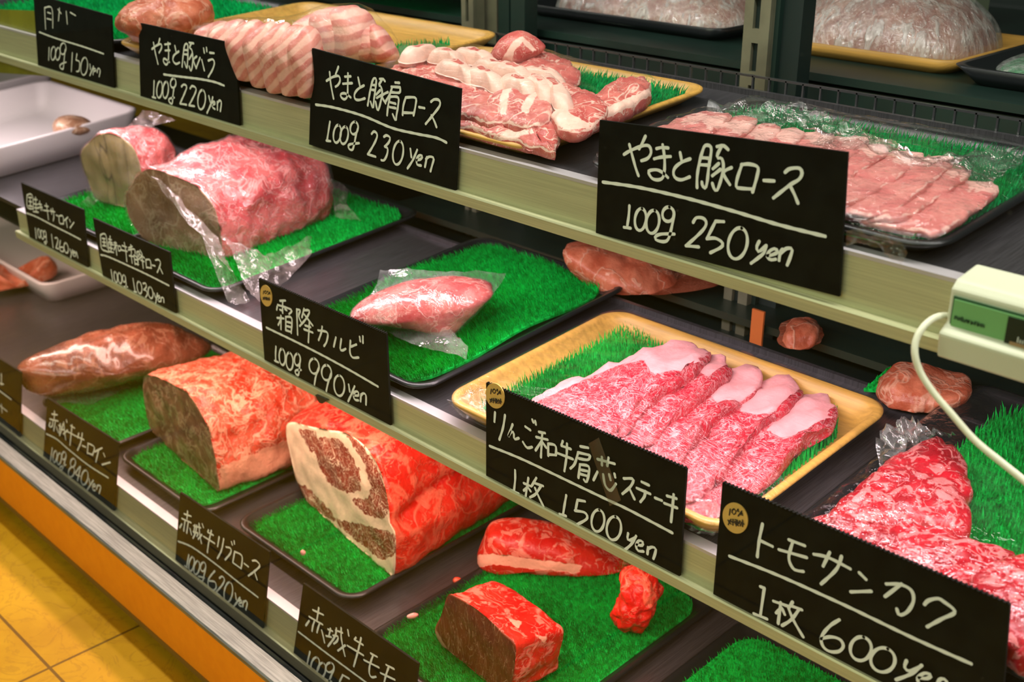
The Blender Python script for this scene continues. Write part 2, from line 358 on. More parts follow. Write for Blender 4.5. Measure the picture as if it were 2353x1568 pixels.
def loft(name, A, E, mats, label, cat='meat', s=None, h=0., taper=(1., 1.), lift=0., n=120, m=46, cap=22, disp=.0025, dsc=45., capfat=(), sidefat=(), seed=0., ease=.05, endround=.12, hm=None, facebulge=0., group=None, grooves=(), sink=0.):
    """a block of meat: cut face A (3-D outline) swept along E, its far end rounded"""
    P = resample(A, n); c = P.mean(0); fn = nrm(E); V = []; ci = []
    up = np.array([0, 0, 1.]); w_ = lambda t: min(1., t/.05)
    grooves = [(int(np.argmin(np.linalg.norm(proj(P)-np.array(g[0]), axis=1))), g[1], g[2]) for g in grooves]
    for k in range(cap+1):
        r = k/cap*.985
        for p in P:
            q = c+(p-c)*r
            V.append(q-fn*facebulge*(1-r*r)+fn*.0015*nz(q, 60, seed+9))
    for k in range(m+1):
        t = k/m; sc = 1-.015*max(0, 1-t/ease)**2
        e = 1-t
        if e < endround: sc *= math.sqrt(max(0.02, 1-(1-e/endround)**2))
        tx = 1+(taper[0]-1)*t
        for pi_, p in enumerate(P):
            d = (p-c)*sc
            for gi, gw, gd in grooves: d = d*(1-gd*w_(t)*math.exp(-(((pi_-gi+.6*math.sin(t*7)) / gw)**2)))
            d = d*np.array([tx, tx, 1+(taper[1]-1)*t])
            q = c+d+E*(t+.0)+up*lift*math.sin(math.pi*min(1, t*1.0))*(1 if p[2] > c[2] else 0)-up*sink*t*max(0., min(1., (p[2]-P[:, 2].min())/(np.ptp(P[:, 2])+1e-9)))
            nn = nrm((p-c)); w = min(1, t/.04)
            q = q+nn*w*(disp*nz(q, dsc, seed)+disp*.5*nz(q, dsc*2.4, seed+4)+disp*.25*nz(q, dsc*6, seed+8))
            V.append(q)
    V = np.array(V)
    if s:
        for v in V: v[2] = max(v[2], zs(s, v[0], v[1])+h)
    Fc = []; idx = []
    rows = cap+1+m+1
    for k in range(rows-1):
        Fc += [(k*n+j, k*n+(j+1) % n, (k+1)*n+(j+1) % n, (k+1)*n+j) for j in range(n)]; idx += [0 if k < cap+1 else 1]*n
    Fc.append(tuple(range((rows-1)*n, rows*n))); idx.append(1)
    at = {'fat': np.r_[zoneattr(V[:(cap+1)*n], capfat), zoneattr(V[(cap+1)*n:], sidefat)]}
    reg(hm, V)
    o = mk(name, V, Fc, mats, None, True, idx, at)
    return tag(o, label, cat, group), V, Fc, n, cap
def inflate(name, px, ground, s, depth, mat, label, cat='meat', h=0., n=110, rings=16, disp=.003, dsc=45., seed=0., group=None, parent=None, grow=0., power=.5, fat=(), push=0., smooth=True, front=1., hm=None, dent=None):
    """a rounded lump whose outline from the front is px, standing at ground point, depth thick"""
    G = bp(ground, s, h); v = np.array([G[0], G[1], 0.]); nn = nrm(v)
    pl = (G+nn*push, nn); P = resample([onplane(p, pl) for p in px], n); c = P.mean(0)
    V = []; rows = []
    for side in (-1, 1):
        rs = list(range(rings+1)) if side < 0 else list(range(rings-1, -1, -1))
        for k in rs:
            r = math.sin(k/rings*math.pi/2)
            for p in P:
                q = c+(p-c)*r*(1+grow); d = max(0, 1-r**2)**power*(depth*.5*(front if side < 0 else 1)+grow*.02)
                q = q+nn*side*d
                o = nrm(q-c+1e-9); q = q+o*(disp*nz(q, dsc, seed)+disp*.5*nz(q, dsc*2.3, seed+4)+.25*disp*nz(q, dsc*5, seed+9))
                V.append(q)
    V = np.array(V)
    for q in V: q[2] = max(q[2], zs(s, q[0], q[1])+h)
    R = len(V)//n; Fc = []
    for k in range(R-1): Fc += [(k*n+j, (k+1)*n+j, (k+1)*n+(j+1) % n, k*n+(j+1) % n) for j in range(n)]
    reg(hm, V)
    return tag(mk(name, V, Fc, mat, parent, smooth, None, {'fat': zoneattr(V, fat)}), label, cat, group)
def sheet(name, P3, mat, parent=None, m=14, n=90, wave=.003, wsc=60., seed=0., thick=.0006, smoothedge=False, label=None):
    """a loose crumpled film: boundary P3 filled and waved"""
    P = resample(P3, n, True, smoothedge); c = P.mean(0); V = []; Fc = []
    nn = nrm(np.cross(P[n//3]-P[0], P[2*n//3]-P[0])); nn = nn*(1 if nn[2] > 0 else -1)
    for k in range(m+1):
        for p in P:
            q = c+(p-c)*(k/m); V.append(q+nn*wave*(nz(q, wsc, seed)+.6*nz(q, wsc*2.7, seed+2)))
    for k in range(m): Fc += [(k*n+j, k*n+(j+1) % n, (k+1)*n+(j+1) % n, (k+1)*n+j) for j in range(n)]
    o = mk(name, V, Fc, mat, parent)
    if label: o['label'] = label
    return o
def drape(name, rect, s, h, key, mat, parent, iters=160, res=64, skirt=.6, r=.016, gap=.0012, seed=0., wr=.0006, label=None):
    """cling film stretched over a tray and what lies in it"""
    x0, x1, y0, y1 = rect; n = res; gx = np.linspace(x0, x1, n); gy = np.linspace(y0, y1, n)
    X, Y = np.meshgrid(gx, gy); y00, z00, t = SURF[s]; base = z00+(Y-y00)*math.tan(math.radians(t))
    obs = np.full((n, n), -9.)
    for V in HM.get(key, []):
        i = ((V[:, 0]-x0)/(x1-x0)*(n-1)).round().astype(int); j = ((V[:, 1]-y0)/(y1-y0)*(n-1)).round().astype(int)
        ok = (i >= 0) & (i < n) & (j >= 0) & (j < n); np.maximum.at(obs, (j[ok], i[ok]), V[ok, 2]+gap)
    e = obs.copy()
    for _ in range(1):
        e[1:] = np.maximum(e[1:], obs[:-1]); e[:-1] = np.maximum(e[:-1], obs[1:]); e[:, 1:] = np.maximum(e[:, 1:], obs[:, :-1]); e[:, :-1] = np.maximum(e[:, :-1], obs[:, 1:])
    obs = e
    rimz = base+h+.0012; Z = rimz.copy(); edge = np.zeros((n, n), bool); edge[0] = edge[-1] = True; edge[:, 0] = edge[:, -1] = True
    for _ in range(iters*6):
        A = Z.copy(); A[1:-1, 1:-1] = .25*(Z[:-2, 1:-1]+Z[2:, 1:-1]+Z[1:-1, :-2]+Z[1:-1, 2:]); Z = np.maximum(A, obs); Z[edge] = np.maximum(rimz, np.minimum(obs, rimz+.002))[edge]
    # corner rounding of the sheet
    cx = np.clip(X, x0+r, x1-r); cy = np.clip(Y, y0+r, y1-r); dx = X-cx; dy = Y-cy; d = np.hypot(dx, dy); mxx = np.maximum(np.abs(dx), np.abs(dy)); k = np.where(d > 0, mxx/np.maximum(d, 1e-9), 1.)
    Xr = cx+dx*k; Yr = cy+dy*k
    V = [(Xr[j, i], Yr[j, i], Z[j, i]+wr*nz((X[j, i], Y[j, i], 0), 60, seed)) for j in range(n) for i in range(n)]
    Fc = [(j*n+i, j*n+i+1, (j+1)*n+i+1, (j+1)*n+i) for j in range(n-1) for i in range(n-1)]
    loop = [(0, i) for i in range(n)]+[(j, n-1) for j in range(1, n)]+[(n-1, i) for i in range(n-2, -1, -1)]+[(j, 0) for j in range(n-2, 0, -1)]
    o = len(V); cX, cY = (x0+x1)/2, (y0+y1)/2
    for j, i in loop: V.append((Xr[j, i]+(Xr[j, i]-cX)*.006, Yr[j, i]+(Yr[j, i]-cY)*.006, Z[j, i]-.004))
    for j, i in loop: V.append((Xr[j, i]-(Xr[j, i]-cX)*.03, Yr[j, i]-(Yr[j, i]-cY)*.03, base[j, i]+h*(1-skirt)+.001))
    L = len(loop); id0 = [j*n+i for j, i in loop]
    Fc += [(id0[a], o+a, o+(a+1) % L, id0[(a+1) % L]) for a in range(L)]+[(o+a, o+L+a, o+L+(a+1) % L, o+(a+1) % L) for a in range(L)]
    ob = mk(name, V, Fc, mat, parent)
    if label: ob['label'] = label
    return ob
def E(cx, cy, rx, ry, rot=0, n=22):
    a = math.radians(rot); return [(cx+rx*math.cos(t)*math.cos(a)-ry*math.sin(t)*math.sin(a), cy+rx*math.cos(t)*math.sin(a)+ry*math.sin(t)*math.cos(a)) for t in np.linspace(-1.5, -1.5-2*math.pi, n)]
def ribbons(strokes, ymap, hw, dy=0.):
    """chalk or pen strokes -> flat ribbons lying on the board"""
    V = []; Fc = []
    for si, st in enumerate(strokes):
        P = np.array([ymap(p) for p in st]); P = P[:, [0, 2]]; L = np.linalg.norm(np.diff(P, axis=0), axis=1).sum()
        P = resample(P, max(4, int(L/.0012)), False) if len(P) > 2 else resample(P, 6, False, False)
        y = ymap(st[0])[1]-dy-.000012*si
        T = np.gradient(P, axis=0); T /= np.linalg.norm(T, axis=1)[:, None]+1e-9; N = np.stack([-T[:, 1], T[:, 0]], 1)
        o = len(V); k = len(P)
        wv = hw*(1+.10*np.sin(np.arange(k)*.9+si))
        for p, q, ww in zip(P, N, wv): V += [(p[0]+q[0]*ww, y, p[1]+q[1]*ww), (p[0]-q[0]*ww, y, p[1]-q[1]*ww)]
        Fc += [(o+2*i, o+2*i+1, o+2*i+3, o+2*i+2) for i in range(k-1)]
        for e, sg in ((0, -1), (k-1, 1)):
            a = math.atan2(T[e, 1]*sg, T[e, 0]*sg); c = len(V); V.append((P[e, 0], y, P[e, 1]))
            arc = [a-math.pi/2+math.pi*q/6 for q in range(7)]
            V += [(P[e, 0]+hw*math.cos(b), y, P[e, 1]+hw*math.sin(b)) for b in arc]
            Fc += [(c, c+1+q, c+2+q) for q in range(6)]
    return V, Fc
def sign(quad, ys, origin, scale, strokes, rules, label, hw=.00095, stickers=None, tape=None, flutes=False, clip=None, thick=.0016, chips=()):
    """a black corrugated price board standing in the rail, quad = TL TR BR BL in the photo"""
    Q = [onY(p, ys) for p in quad]; e = empty('price_sign', ((Q[2][0]+Q[3][0])/2, ys, min(q[2] for q in Q)), label, 'price sign', 'black price signs standing in the shelf rails')
    b = MB(); V = [(*q[:1], ys, q[2]) for q in Q]+[(q[0], ys+thick, q[2]) for q in Q]
    b.add(V, [(0, 1, 2, 3), (7, 6, 5, 4), (0, 4, 5, 1), (1, 5, 6, 2), (2, 6, 7, 3), (3, 7, 4, 0)])
    if flutes:
        n = 64; A, B = Q[0], Q[1]
        for k in range(n):
            p = A+(B-A)*((k+.5)/n); b.box(p[0]-.0004, p[0]+.0004, ys, ys+thick, p[2]-.001, p[2]+.0007)
    b.mk('board', BOARD, e)
    zm = lambda o, sc: (lambda p: onY((o[0]+p[0]/sc, o[1]+p[1]/sc), ys-.0004))
    f = zm(origin, scale)
    V, Fc = ribbons(strokes, f, hw); mk('handwriting', V, Fc, CHALK, e, False)['label'] = 'pale chalk marker writing'
    V, Fc = ribbons(rules, f, hw*1.05); mk('rule_line', V, Fc, CHALK, e, False)
    if stickers:
        for (cx, cy, rx, ry, rot), ink in stickers:
            P = [f(p) for p in E(cx, cy, rx, ry, rot, 40)][:-1]; k = len(P)
            V = [(p[0], ys-.0007, p[2]) for p in P]+[(p[0], ys-.0001, p[2]) for p in P]
            st = mk('discount_sticker', V, [tuple(range(k))]+[(i, (i+1) % k, k+(i+1) % k, k+i) for i in range(k)], STICK, e, False); st['label'] = 'round tan sticker'
            g = lambda p: onY((origin[0]+p[0]/scale, origin[1]+p[1]/scale), ys-.0010)
            V, Fc = ribbons(ink, g, hw*.42); mk('sticker_writing', V, Fc, INK, st, False)
    if tape:
        P = [onY((origin[0]+p[0]/scale, origin[1]+p[1]/scale), ys-.0012) for p in tape]
        V = [tuple(p) for p in P]+[(p[0], p[1]+.0002, p[2]) for p in P]
        mk('clear_tape', V, [(0, 1, 2, 3), (7, 6, 5, 4)]+[(i, (i+1) % 4, 4+(i+1) % 4, 4+i) for i in range(4)], TAPE, e, False)
    if clip:
        P = [onY(p, ys-.004) for p in clip]; V = [tuple(p) for p in P]+[(p[0], ys+.001, p[2]) for p in P]; k = len(P)
        mk('clip', V, [tuple(range(k)), tuple(range(2*k-1, k-1, -1))]+[(i, (i+1) % k, k+(i+1) % k, k+i) for i in range(k)], BLACKPL, e, False)
    return e
# ------------------------------------------------------------------ setting and display case
b = MB(); b.box(-4., 3., -1.6, 2.2, -.665, -.645)
q = NM('ochre_floor'); co = q.co(False)
n1 = q.noise(co, 3.2, 6., .6, 1.2); n2 = q.noise(co, 14., 5., .6, 2.)
c = q.mix(q.mr(n1, .3, .7), (.50, .25, .006), (.68, .38, .012)); c = q.mix(q.math('MULTIPLY', q.ridge(n2, 0., .03), .30), c, (.30, .13, .01))
br = q.n('ShaderNodeTexBrick'); q.set(br.inputs['Vector'], co); br.offset = 0.
for k, v in (('Scale', 1.), ('Mortar Size', .0022), ('Mortar Smooth', .2), ('Brick Width', .45), ('Row Height', .45)): br.inputs[k].default_value = v
br.inputs['Color1'].default_value = br.inputs['Color2'].default_value = (0, 0, 0, 1); br.inputs['Mortar'].default_value = (1, 1, 1, 1)
c = q.mix(q.math('MULTIPLY', br.outputs['Color'], .8), c, (.11, .05, .008)); q.bsdf(Base_Color=c, Roughness=.5, Specular_IOR_Level=.12)
fl = b.mk('floor', q.m, org=np.array([-.844*K, .2846*K, 0.])); fl['kind'] = 'structure'
XL, XR = -2.0, .5
case = empty('refrigerated_display_case', (-.7, .6, -.66), 'long black refrigerated meat display case with steel shelf rails and orange base', 'display case')
def shelf(s, yb, x0, lipdy, lipz, railx0):
    y0, z0, t = SURF[s]; b = MB(); zb = zs(s, 0, yb)
    b.extrude_x([(y0+.0075, z0), (yb, zb), (yb, zb-.004), (y0+.0075, z0-.004)], x0, XR)
    b.extrude_x([(yb, zb+.004), (yb+.004, zb+.004), (yb+.004, zb-.006), (yb, zb-.006)], x0, XR)
    sh = b.mk('shelf', DECK, case)
    r = MB()
    r.extrude_x([(y0+.0075, z0+.0004), (y0, z0), (y0, lipz+.0075), (y0-lipdy, lipz+.0075), (y0-lipdy-.0006, lipz+.0065), (y0-lipdy, lipz), (y0+.02, lipz), (y0+.02, lipz+.004), (y0+.004, lipz+.006), (y0+.0045, z0-.005), (y0+.0075, z0-.005)], railx0, XR)
    r.mk('price_rail', STEEL, sh)
    e = MB(); e.extrude_x([(y0-.0003, z0+.0008), (y0+.0085, z0+.0010), (y0+.0085, z0-.0008), (y0-.0003, z0-.0012)], railx0, XR); e.mk('rail_edge', DECKEDGE, sh)
    return sh
shT = shelf('TOP', .694, XL, .005, -.2216, XL)
shM = shelf('MID', .664, XL, .005, -.3918, -1.197)
y0, z0, t = SURF['BOT']
b = MB(); b.extrude_x([(y0+.0075, z0), (.80, zs('BOT', 0, .80)), (.80, zs('BOT', 0, .8)-.01), (y0+.0075, z0-.01)], XL, XR); shB = b.mk('shelf', DECK, case)
b = MB(); b.extrude_x([(y0+.0075, z0+.0004), (y0, z0), (y0, -.6015), (y0-.006, -.602), (y0-.006, -.6125), (y0+.02, -.6125), (y0+.0075, z0-.01)], XL, XR); b.mk('price_rail', STEEL, shB)
b = MB(); b.extrude_x([(y0-.0003, z0+.0008), (y0+.0085, z0+.0010), (y0+.0085, z0-.0008), (y0-.0003, z0-.0012)], XL, XR); b.mk('rail_edge', DECKEDGE, shB)
# under-shelf lamp housings
for nm, yy, zz in (('lamp_housing', .515, -.2200), ('lamp_housing', .487, -.3930)):
    b = MB(); b.extrude_x([(yy-.012, zz), (yy+.05, zz), (yy+.05, zz-.003), (yy-.012, zz-.003)], -1.6, .45); b.mk(nm, DARK, case)
# base: gasket, rim, orange laminate panel, toe kick
b = MB(); b.extrude_x([(.3785, -.575), (.3785, -.635), (.44, -.635), (.44, -.628), (.3835, -.628), (.3835, -.577), (.3825, -.5765), (.3795, -.5745)], XL, XR); b.mk('gasket', GASKET, case)
b = MB(); b.extrude_x([(.3784, -.5750), (.3640, -.5755), (.3625, -.5765), (.3625, -.580), (.3784, -.580)], XL, XR); b.mk('base_rim', RIM, case)
b = MB(); b.extrude_x([(.3630, -.5795), (.3630, -.633), (.3784, -.633), (.3784, -.5795)], XL, XR); b.mk('orange_panel', ORANGE, case)
b = MB(); b.extrude_x([(.3620, -.6325), (.3620, -.6375), (.3784, -.6375), (.3784, -.6325)], XL, XR); b.mk('panel_trim', plain('brass_trim', (.30, .20, .04), .4, .4), case)
b = MB(); b.box(XL, XR, .372, .42, -.645, -.6370); b.mk('toe_kick', DARK, case)
# back, inner dark panels, uprights
b = MB(); b.box(XL, XR, 1.30, 1.32, -.645, .5); b.mk('back_panel', DARK, case)
b = MB(); b.box(XL, XR, .80, .81, -.645, -.44); b.mk('rear_lower_panel', DARK, case)
def upright(px, py, w, d, slots, name='upright', yy=.735, z0=-.42, z1=.35, mat=None):
    x = onY((px, py), yy)[0]; mat = mat or POST
    b = MB(); b.box(x-w/2, x+w/2, yy+.004, yy+d, z0, z1); o = b.mk(name, mat, case)
    if slots:
        f = MB(); sw = w*.13; L = .0205; pitch = .0305; cx = x-w*.02
        f.box(x-w/2, cx-sw, yy, yy+.0042, z0, z1); f.box(cx+sw, x+w/2, yy, yy+.0042, z0, z1)
        z = z0
        while z < z1: f.box(cx-sw, cx+sw, yy, yy+.0042, z, z+pitch-L); z += pitch
        f.mk('slotted_face', mat, o); g = MB(); g.box(cx-sw, cx+sw, yy+.0035, yy+.0043, z0, z1); g.mk('slot_channel', DARK, o)
    return o
upright(1735, 100, .022, .014, True); upright(1765, 100, .010, .02, False, 'dark_post', .737, mat=DARKG)
upright(1806, 100, .018, .02, False, 'dark_post', .742, mat=DARK)
upright(1074, 50, .016, .014, True, yy=.75)
for px, ww in ((1120, .016), (1150, .014), (1182, .018)): upright(px, 50, ww, .02, False, 'door_post', .765, z1=.3, mat=POST if px == 1120 else DARKG)
# rear counter seen past the uprights
b = MB(); b.box(XL, XR, .80, .806, -.200, -.176); b.box(XL, XR, .80, 1.25, -.182, -.176); b.box(XL, XR, .796, .801, -.179, -.173); b.mk('rear_counter', DARKG, case)
b = MB(); b.box(XL, XR, .980, .986, -.44, -.205); b.mk('rear_panel', DARK, case)
# perforated air grille along the back of the top shelf
b = MB(); z = zs('TOP', 0, .705)
for k in range(60):
    x = -.95+k*.0135; b.box(x, x+.0012, .6985, .7005, z, z+.012)
b.box(-.95, -.14, .6985, .7005, z+.011, z+.0125); b.mk('air_grille', plain('grille_steel', (.25, .25, .27), .25, .9), case)
# light coloured pillar beyond the glass at the right
b = MB(); p = onY((2190, 60), 1.1); b.box(p[0]-.018, p[0]+.018, 1.1, 1.13, -.176, .4); b.mk('rear_pillar', plain('pale_green_pillar', (.24, .30, .19), .5), case)
# front glass
q = NM('front_glass'); co = q.co(False)
tr = q.n('ShaderNodeBsdfTransparent'); tr.inputs[0].default_value = (.97, .985, .975, 1)
gs = q.n('ShaderNodeBsdfGlossy'); gs.inputs['Roughness'].default_value = .0; gs.inputs[0].default_value = (.9, 1, .9, 1)
fr = q.n('ShaderNodeFresnel'); fr.inputs[0].default_value = 1.35
a = q.n('ShaderNodeMixShader'); q.set(a.inputs[0], q.math('MULTIPLY', fr.outputs[0], .55)); q.set(a.inputs[1], tr.outputs[0]); q.set(a.inputs[2], gs.outputs[0])
vo = q.n('ShaderNodeTexVoronoi'); q.set(vo.inputs['Vector'], co); vo.inputs['Scale'].default_value = 120.
sp = q.math('MULTIPLY', q.mr(vo.outputs['Distance'], .02, .05, 1., 0.), q.mr(q.noise(co, 30., 2.), .56, .62)); sp = q.math('MULTIPLY', sp, .35)
df = q.n('ShaderNodeBsdfDiffuse'); df.inputs[0].default_value = (.8, .78, .7, 1)
c2 = q.n('ShaderNodeMixShader'); q.set(c2.inputs[0], sp); q.set(c2.inputs[1], a.outputs[0]); q.set(c2.inputs[2], df.outputs[0]); q.t.links.new(c2.outputs[0], q.out.inputs[0])
b = MB(); b.add([(XL, .381, -.600), (XR, .381, -.600), (XR, .381, .42), (XL, .381, .42)], [(0, 1, 2, 3)]); b.mk('front_glass', q.m, case)

# ------------------------------------------------------------------ thermometer and its cable
yt = .476
A = onY((2187, 648), yt); Bq = onY((2156, 812), yt); x0 = A[0]; z1 = A[2]; z0_ = Bq[2]
th = empty('case_thermometer', (x0+.05, yt, z0_), 'cream boxed thermometer with green label and dark scale on the top shelf rail', 'thermometer')
b = MB(); b.extrude_x([(yt, z1-.003), (yt+.004, z1+.0005), (.4985, z1+.003), (.4985, z1-.001), (.4895, z1-.001), (.4895, z0_), (yt-.004, z0_), (yt-.006, z0_+.012), (yt, z0_+.016)], x0, x0+.16); b.mk('housing', HOUSE, th, bevel=.0012)
def facebox(name, p, q, y0, y1, mat, parent):
    a, c = onY(p, y0), onY(q, y0); b = MB(); b.box(a[0], c[0], y0, y1, c[2], a[2]); return b.mk(name, mat, parent)
a_, c_ = onY((2197, 684), yt), onY((2181, 775), yt)
def fb(name, dx0, dx1, f0, f1, y, mat, parent):   # f: fractions of the recessed panel height from its top
    zt, zbm = a_[2], c_[2]; b = MB(); b.box(a_[0]+dx0, a_[0]+dx1, y, yt+.0002, zt+(zbm-zt)*f1, zt+(zbm-zt)*f0); return b.mk(name, mat, parent)
fb('panel_frame', -.0008, .2, -.04, 1.04, yt-.0008, plain('dark_green_frame', (.02, .09, .04), .4), th)
lb = fb('label', 0, .2, 0.02, .82, yt-.0014, LABELG, th)
ds = fb('display', .0245, .2, .06, .80, yt-.0020, plain('display_black', (.006, .022, .020), .2), th)
fb('display_pointer', .027, .2, .62, .70, yt-.0024, plain('dial_tan', (.35, .22, .10), .5), ds)
b = MB(); zt, zbm = a_[2], c_[2]; H = zt-zbm
for k in range(34):
    x = a_[0]+.030+k*.0011; hh = .13 if k % 5 == 0 else .08; b.box(x, x+.00035, yt-.0023, yt-.0019, zt-H*.60, zt-H*(.60-hh))
b.mk('scale_ticks', CHALK, ds)
f = lambda p: onY((2100+p[0]/5.225, 600+p[1]/5.225), yt-.0018)
st = [[(490, 690), (505, 655), (525, 700)], [(540, 705), (555, 672), (570, 715)], [(575, 720), (580, 680)], [(592, 705), (578, 712), (600, 728)], [(615, 728), (630, 695), (645, 735)], [(650, 740), (655, 700), (672, 720), (655, 728)], [(690, 755), (700, 720), (715, 755), (692, 750)], [(730, 760), (735, 735), (750, 738)], [(765, 770), (778, 742), (795, 770), (770, 775)], [(810, 785), (812, 755), (835, 765), (838, 790)]]
V, Fc = ribbons(st, f, .00045); mk('lettering', V, Fc, plain('green_ink', (.01, .06, .02), .6), lb, False)
P = [(2176, 726), (2158, 727), (2140, 735), (2119, 755), (2104, 785), (2103, 820), (2117, 860), (2147, 905), (2183, 947), (2240, 1012), (2300, 1062), (2353, 1105), (2440, 1180), (2560, 1255), (2700, 1300)]
yy = [.479, .474, .468, .462, .458, .456, .456, .456, .456, .456, .456, .456, .456, .470, .500]
b = MB(); b.tube(resample([onY(p, y) for p, y in zip(P, yy)], 70, False), .00155, 10); b.mk('cable', CABLE, th, True)
# ------------------------------------------------------------------ MIDDLE SHELF
inset = lambda r, d: rrect(r[0]+d, r[1]-d, r[2]+d, r[3]-d, .012)
# gold tray with marbled steaks
RG = (-.538, -.308, .459, .632)
t = tray('foam_tray', RG, 'MID', .016, GOLD, 'gold foam tray of marbled pink steaks on the middle shelf behind the 1500 yen sign', group='gold foam trays')
ST = [
 [(1215, 905), (1300, 862), (1400, 828), (1500, 788), (1565, 776), (1618, 792), (1627, 815), (1585, 855), (1500, 905), (1450, 950), (1420, 990), (1375, 1010), (1290, 985), (1190, 945)],
 [(1400, 940), (1470, 920), (1545, 872), (1600, 832), (1640, 806), (1672, 822), (1676, 850), (1640, 882), (1560, 942), (1510, 985), (1490, 1018), (1420, 1040), (1330, 1010)],
 [(1350, 1030), (1440, 985), (1540, 925), (1625, 868), (1690, 830), (1742, 828), (1757, 862), (1735, 900), (1672, 945), (1622, 985), (1580, 1030), (1568, 1070), (1510, 1110), (1400, 1080)],
 [(1440, 1100), (1540, 1020), (1640, 940), (1722, 880), (1775, 852), (1822, 862), (1840, 892), (1815, 930), (1745, 980), (1690, 1030), (1648, 1095), (1600, 1150), (1500, 1150)],
 [(1500, 1170), (1590, 1090), (1680, 1010), (1768, 950), (1845, 905), (1895, 903), (1923, 938), (1915, 970), (1862, 992), (1805, 1055), (1775, 1092), (1725, 1125), (1660, 1175), (1580, 1205)]]
FZ = [[[(1370, 830), (1500, 780), (1570, 770), (1640, 795), (1630, 825), (1580, 858), (1550, 850), (1500, 862), (1478, 828), (1400, 845)], [(1330, 930), (1390, 910), (1470, 905), (1440, 960), (1400, 950)]],
      [[(1600, 850), (1640, 795), (1690, 820), (1685, 860), (1640, 875)], [(1420, 1000), (1500, 930), (1520, 945), (1450, 1010)]],
      [[(1630, 905), (1690, 820), (1760, 825), (1760, 880), (1700, 925), (1650, 930)], [(1490, 1040), (1570, 950), (1590, 965), (1520, 1060)]],
      [[(1700, 945), (1720, 880), (1775, 845), (1845, 865), (1840, 910), (1790, 945), (1740, 955)], [(1590, 1090), (1670, 1000), (1690, 1010), (1620, 1100)]],
      [[(1760, 990), (1850, 895), (1930, 905), (1925, 960), (1870, 985), (1800, 1010)], [(1600, 1170), (1700, 1060), (1720, 1070), (1640, 1160)]]]
nm5 = ['leftmost marbled steak, fully exposed, in the gold tray', 'second steak from the left, folded narrow strip in the gold tray', 'middle marbled steak with rounded pink fat end in the gold tray', 'fourth steak from the left in the gold tray', 'rightmost marbled steak in the gold tray']
for i in range(5):
    slab('beef_steak', ST[i], 'MID', .0085+(4-i)*.0026, .0085, WAGYU, nm5[i]+' on the middle shelf', 'steak', 'marbled steaks in the gold tray', fat=FZ[i][:1]+([[(1190, 915), (1300, 855), (1400, 820), (1500, 780), (1488, 815), (1400, 848), (1320, 884), (1230, 925)]] if i == 0 else []), rimw=.0, hm='gm', slope=(.10, 0), seed=i*3.1, wob=.0045, rough=.0040, drop=.0088, bulge=.35, rsc=55.)
EDG = [([(1622, 800), (1632, 812), (1590, 862), (1530, 902), (1478, 948), (1436, 990), (1418, 985), (1450, 948), (1495, 900), (1550, 866)],), ([(1672, 826), (1682, 850), (1648, 884), (1590, 928), (1535, 975), (1500, 1012), (1478, 1008), (1510, 970), (1560, 925), (1610, 885), (1650, 852)],),
 ([(1680, 893), (1700, 918), (1660, 952), (1610, 998), (1575, 1045), (1560, 1072), (1545, 1058), (1565, 1010), (1600, 965), (1640, 920)],), ([(1836, 888), (1842, 902), (1810, 938), (1750, 980), (1696, 1032), (1660, 1088), (1640, 1095), (1665, 1045), (1700, 995), (1740, 960), (1790, 930)],),
 ([(1918, 930), (1926, 945), (1915, 975), (1860, 998), (1806, 1058), (1770, 1096), (1725, 1122), (1712, 1108), (1750, 1075), (1790, 1040), (1835, 985), (1890, 965)],)]
stk = [o for o in bpy.data.objects if o.name.startswith('beef_steak')]
for i in range(5):
    slab('lean_edge', EDG[i][0], 'MID', .0105+(4-i)*.0026, .0100, LEANEDGE, None, None, seed=i*2.2, wob=.003, rough=.0035, bulge=.5, n=60, rings=7, parent=sorted(stk, key=lambda o: o.name)[i], slope=(.10, 0), drop=.0088, hm='gm')
EXG = [footprint([(1225, 925), (1400, 850), (1500, 808), (1600, 808), (1760, 850), (1905, 925), (1900, 965), (1640, 1150), (1500, 1120), (1250, 980)], 'MID', .008)]
grass('grass_mat', np.array([bp(p, 'MID', .012)[:2] for p in [(1108, 915), (1440, 736), (1530, 785), (1700, 835), (1930, 930), (1925, 990), (1655, 1195), (1560, 1215)]]), 'MID', .004, 'green grass mat under the marbled steaks in the gold tray', .0095, .0024, EXG, GRASS, (.0, -.1), seed=3, group='green grass mats')
drape('film_wrap', RG, 'MID', .016, 'gm', FILMT, t, r=.018, label='clear stretched film')
sheet('film_wrinkle', [bp(p, 'MID', h) for p, h in [((1560, 1140), .020), ((1645, 1150), .022), ((1662, 1195), .014), ((1640, 1232), .004), ((1600, 1225), .003), ((1560, 1205), .004)]], WRINK, t, wave=.004, wsc=70., seed=2., label='shiny film corner')
sheet('film_wrinkle', [bp(p, 'MID', h) for p, h in [((1025, 925), .016), ((1100, 890), .018), ((1125, 920), .018), ((1115, 975), .008), ((1060, 955), .006)]], WRINK, t, wave=.004, wsc=70., seed=4.)
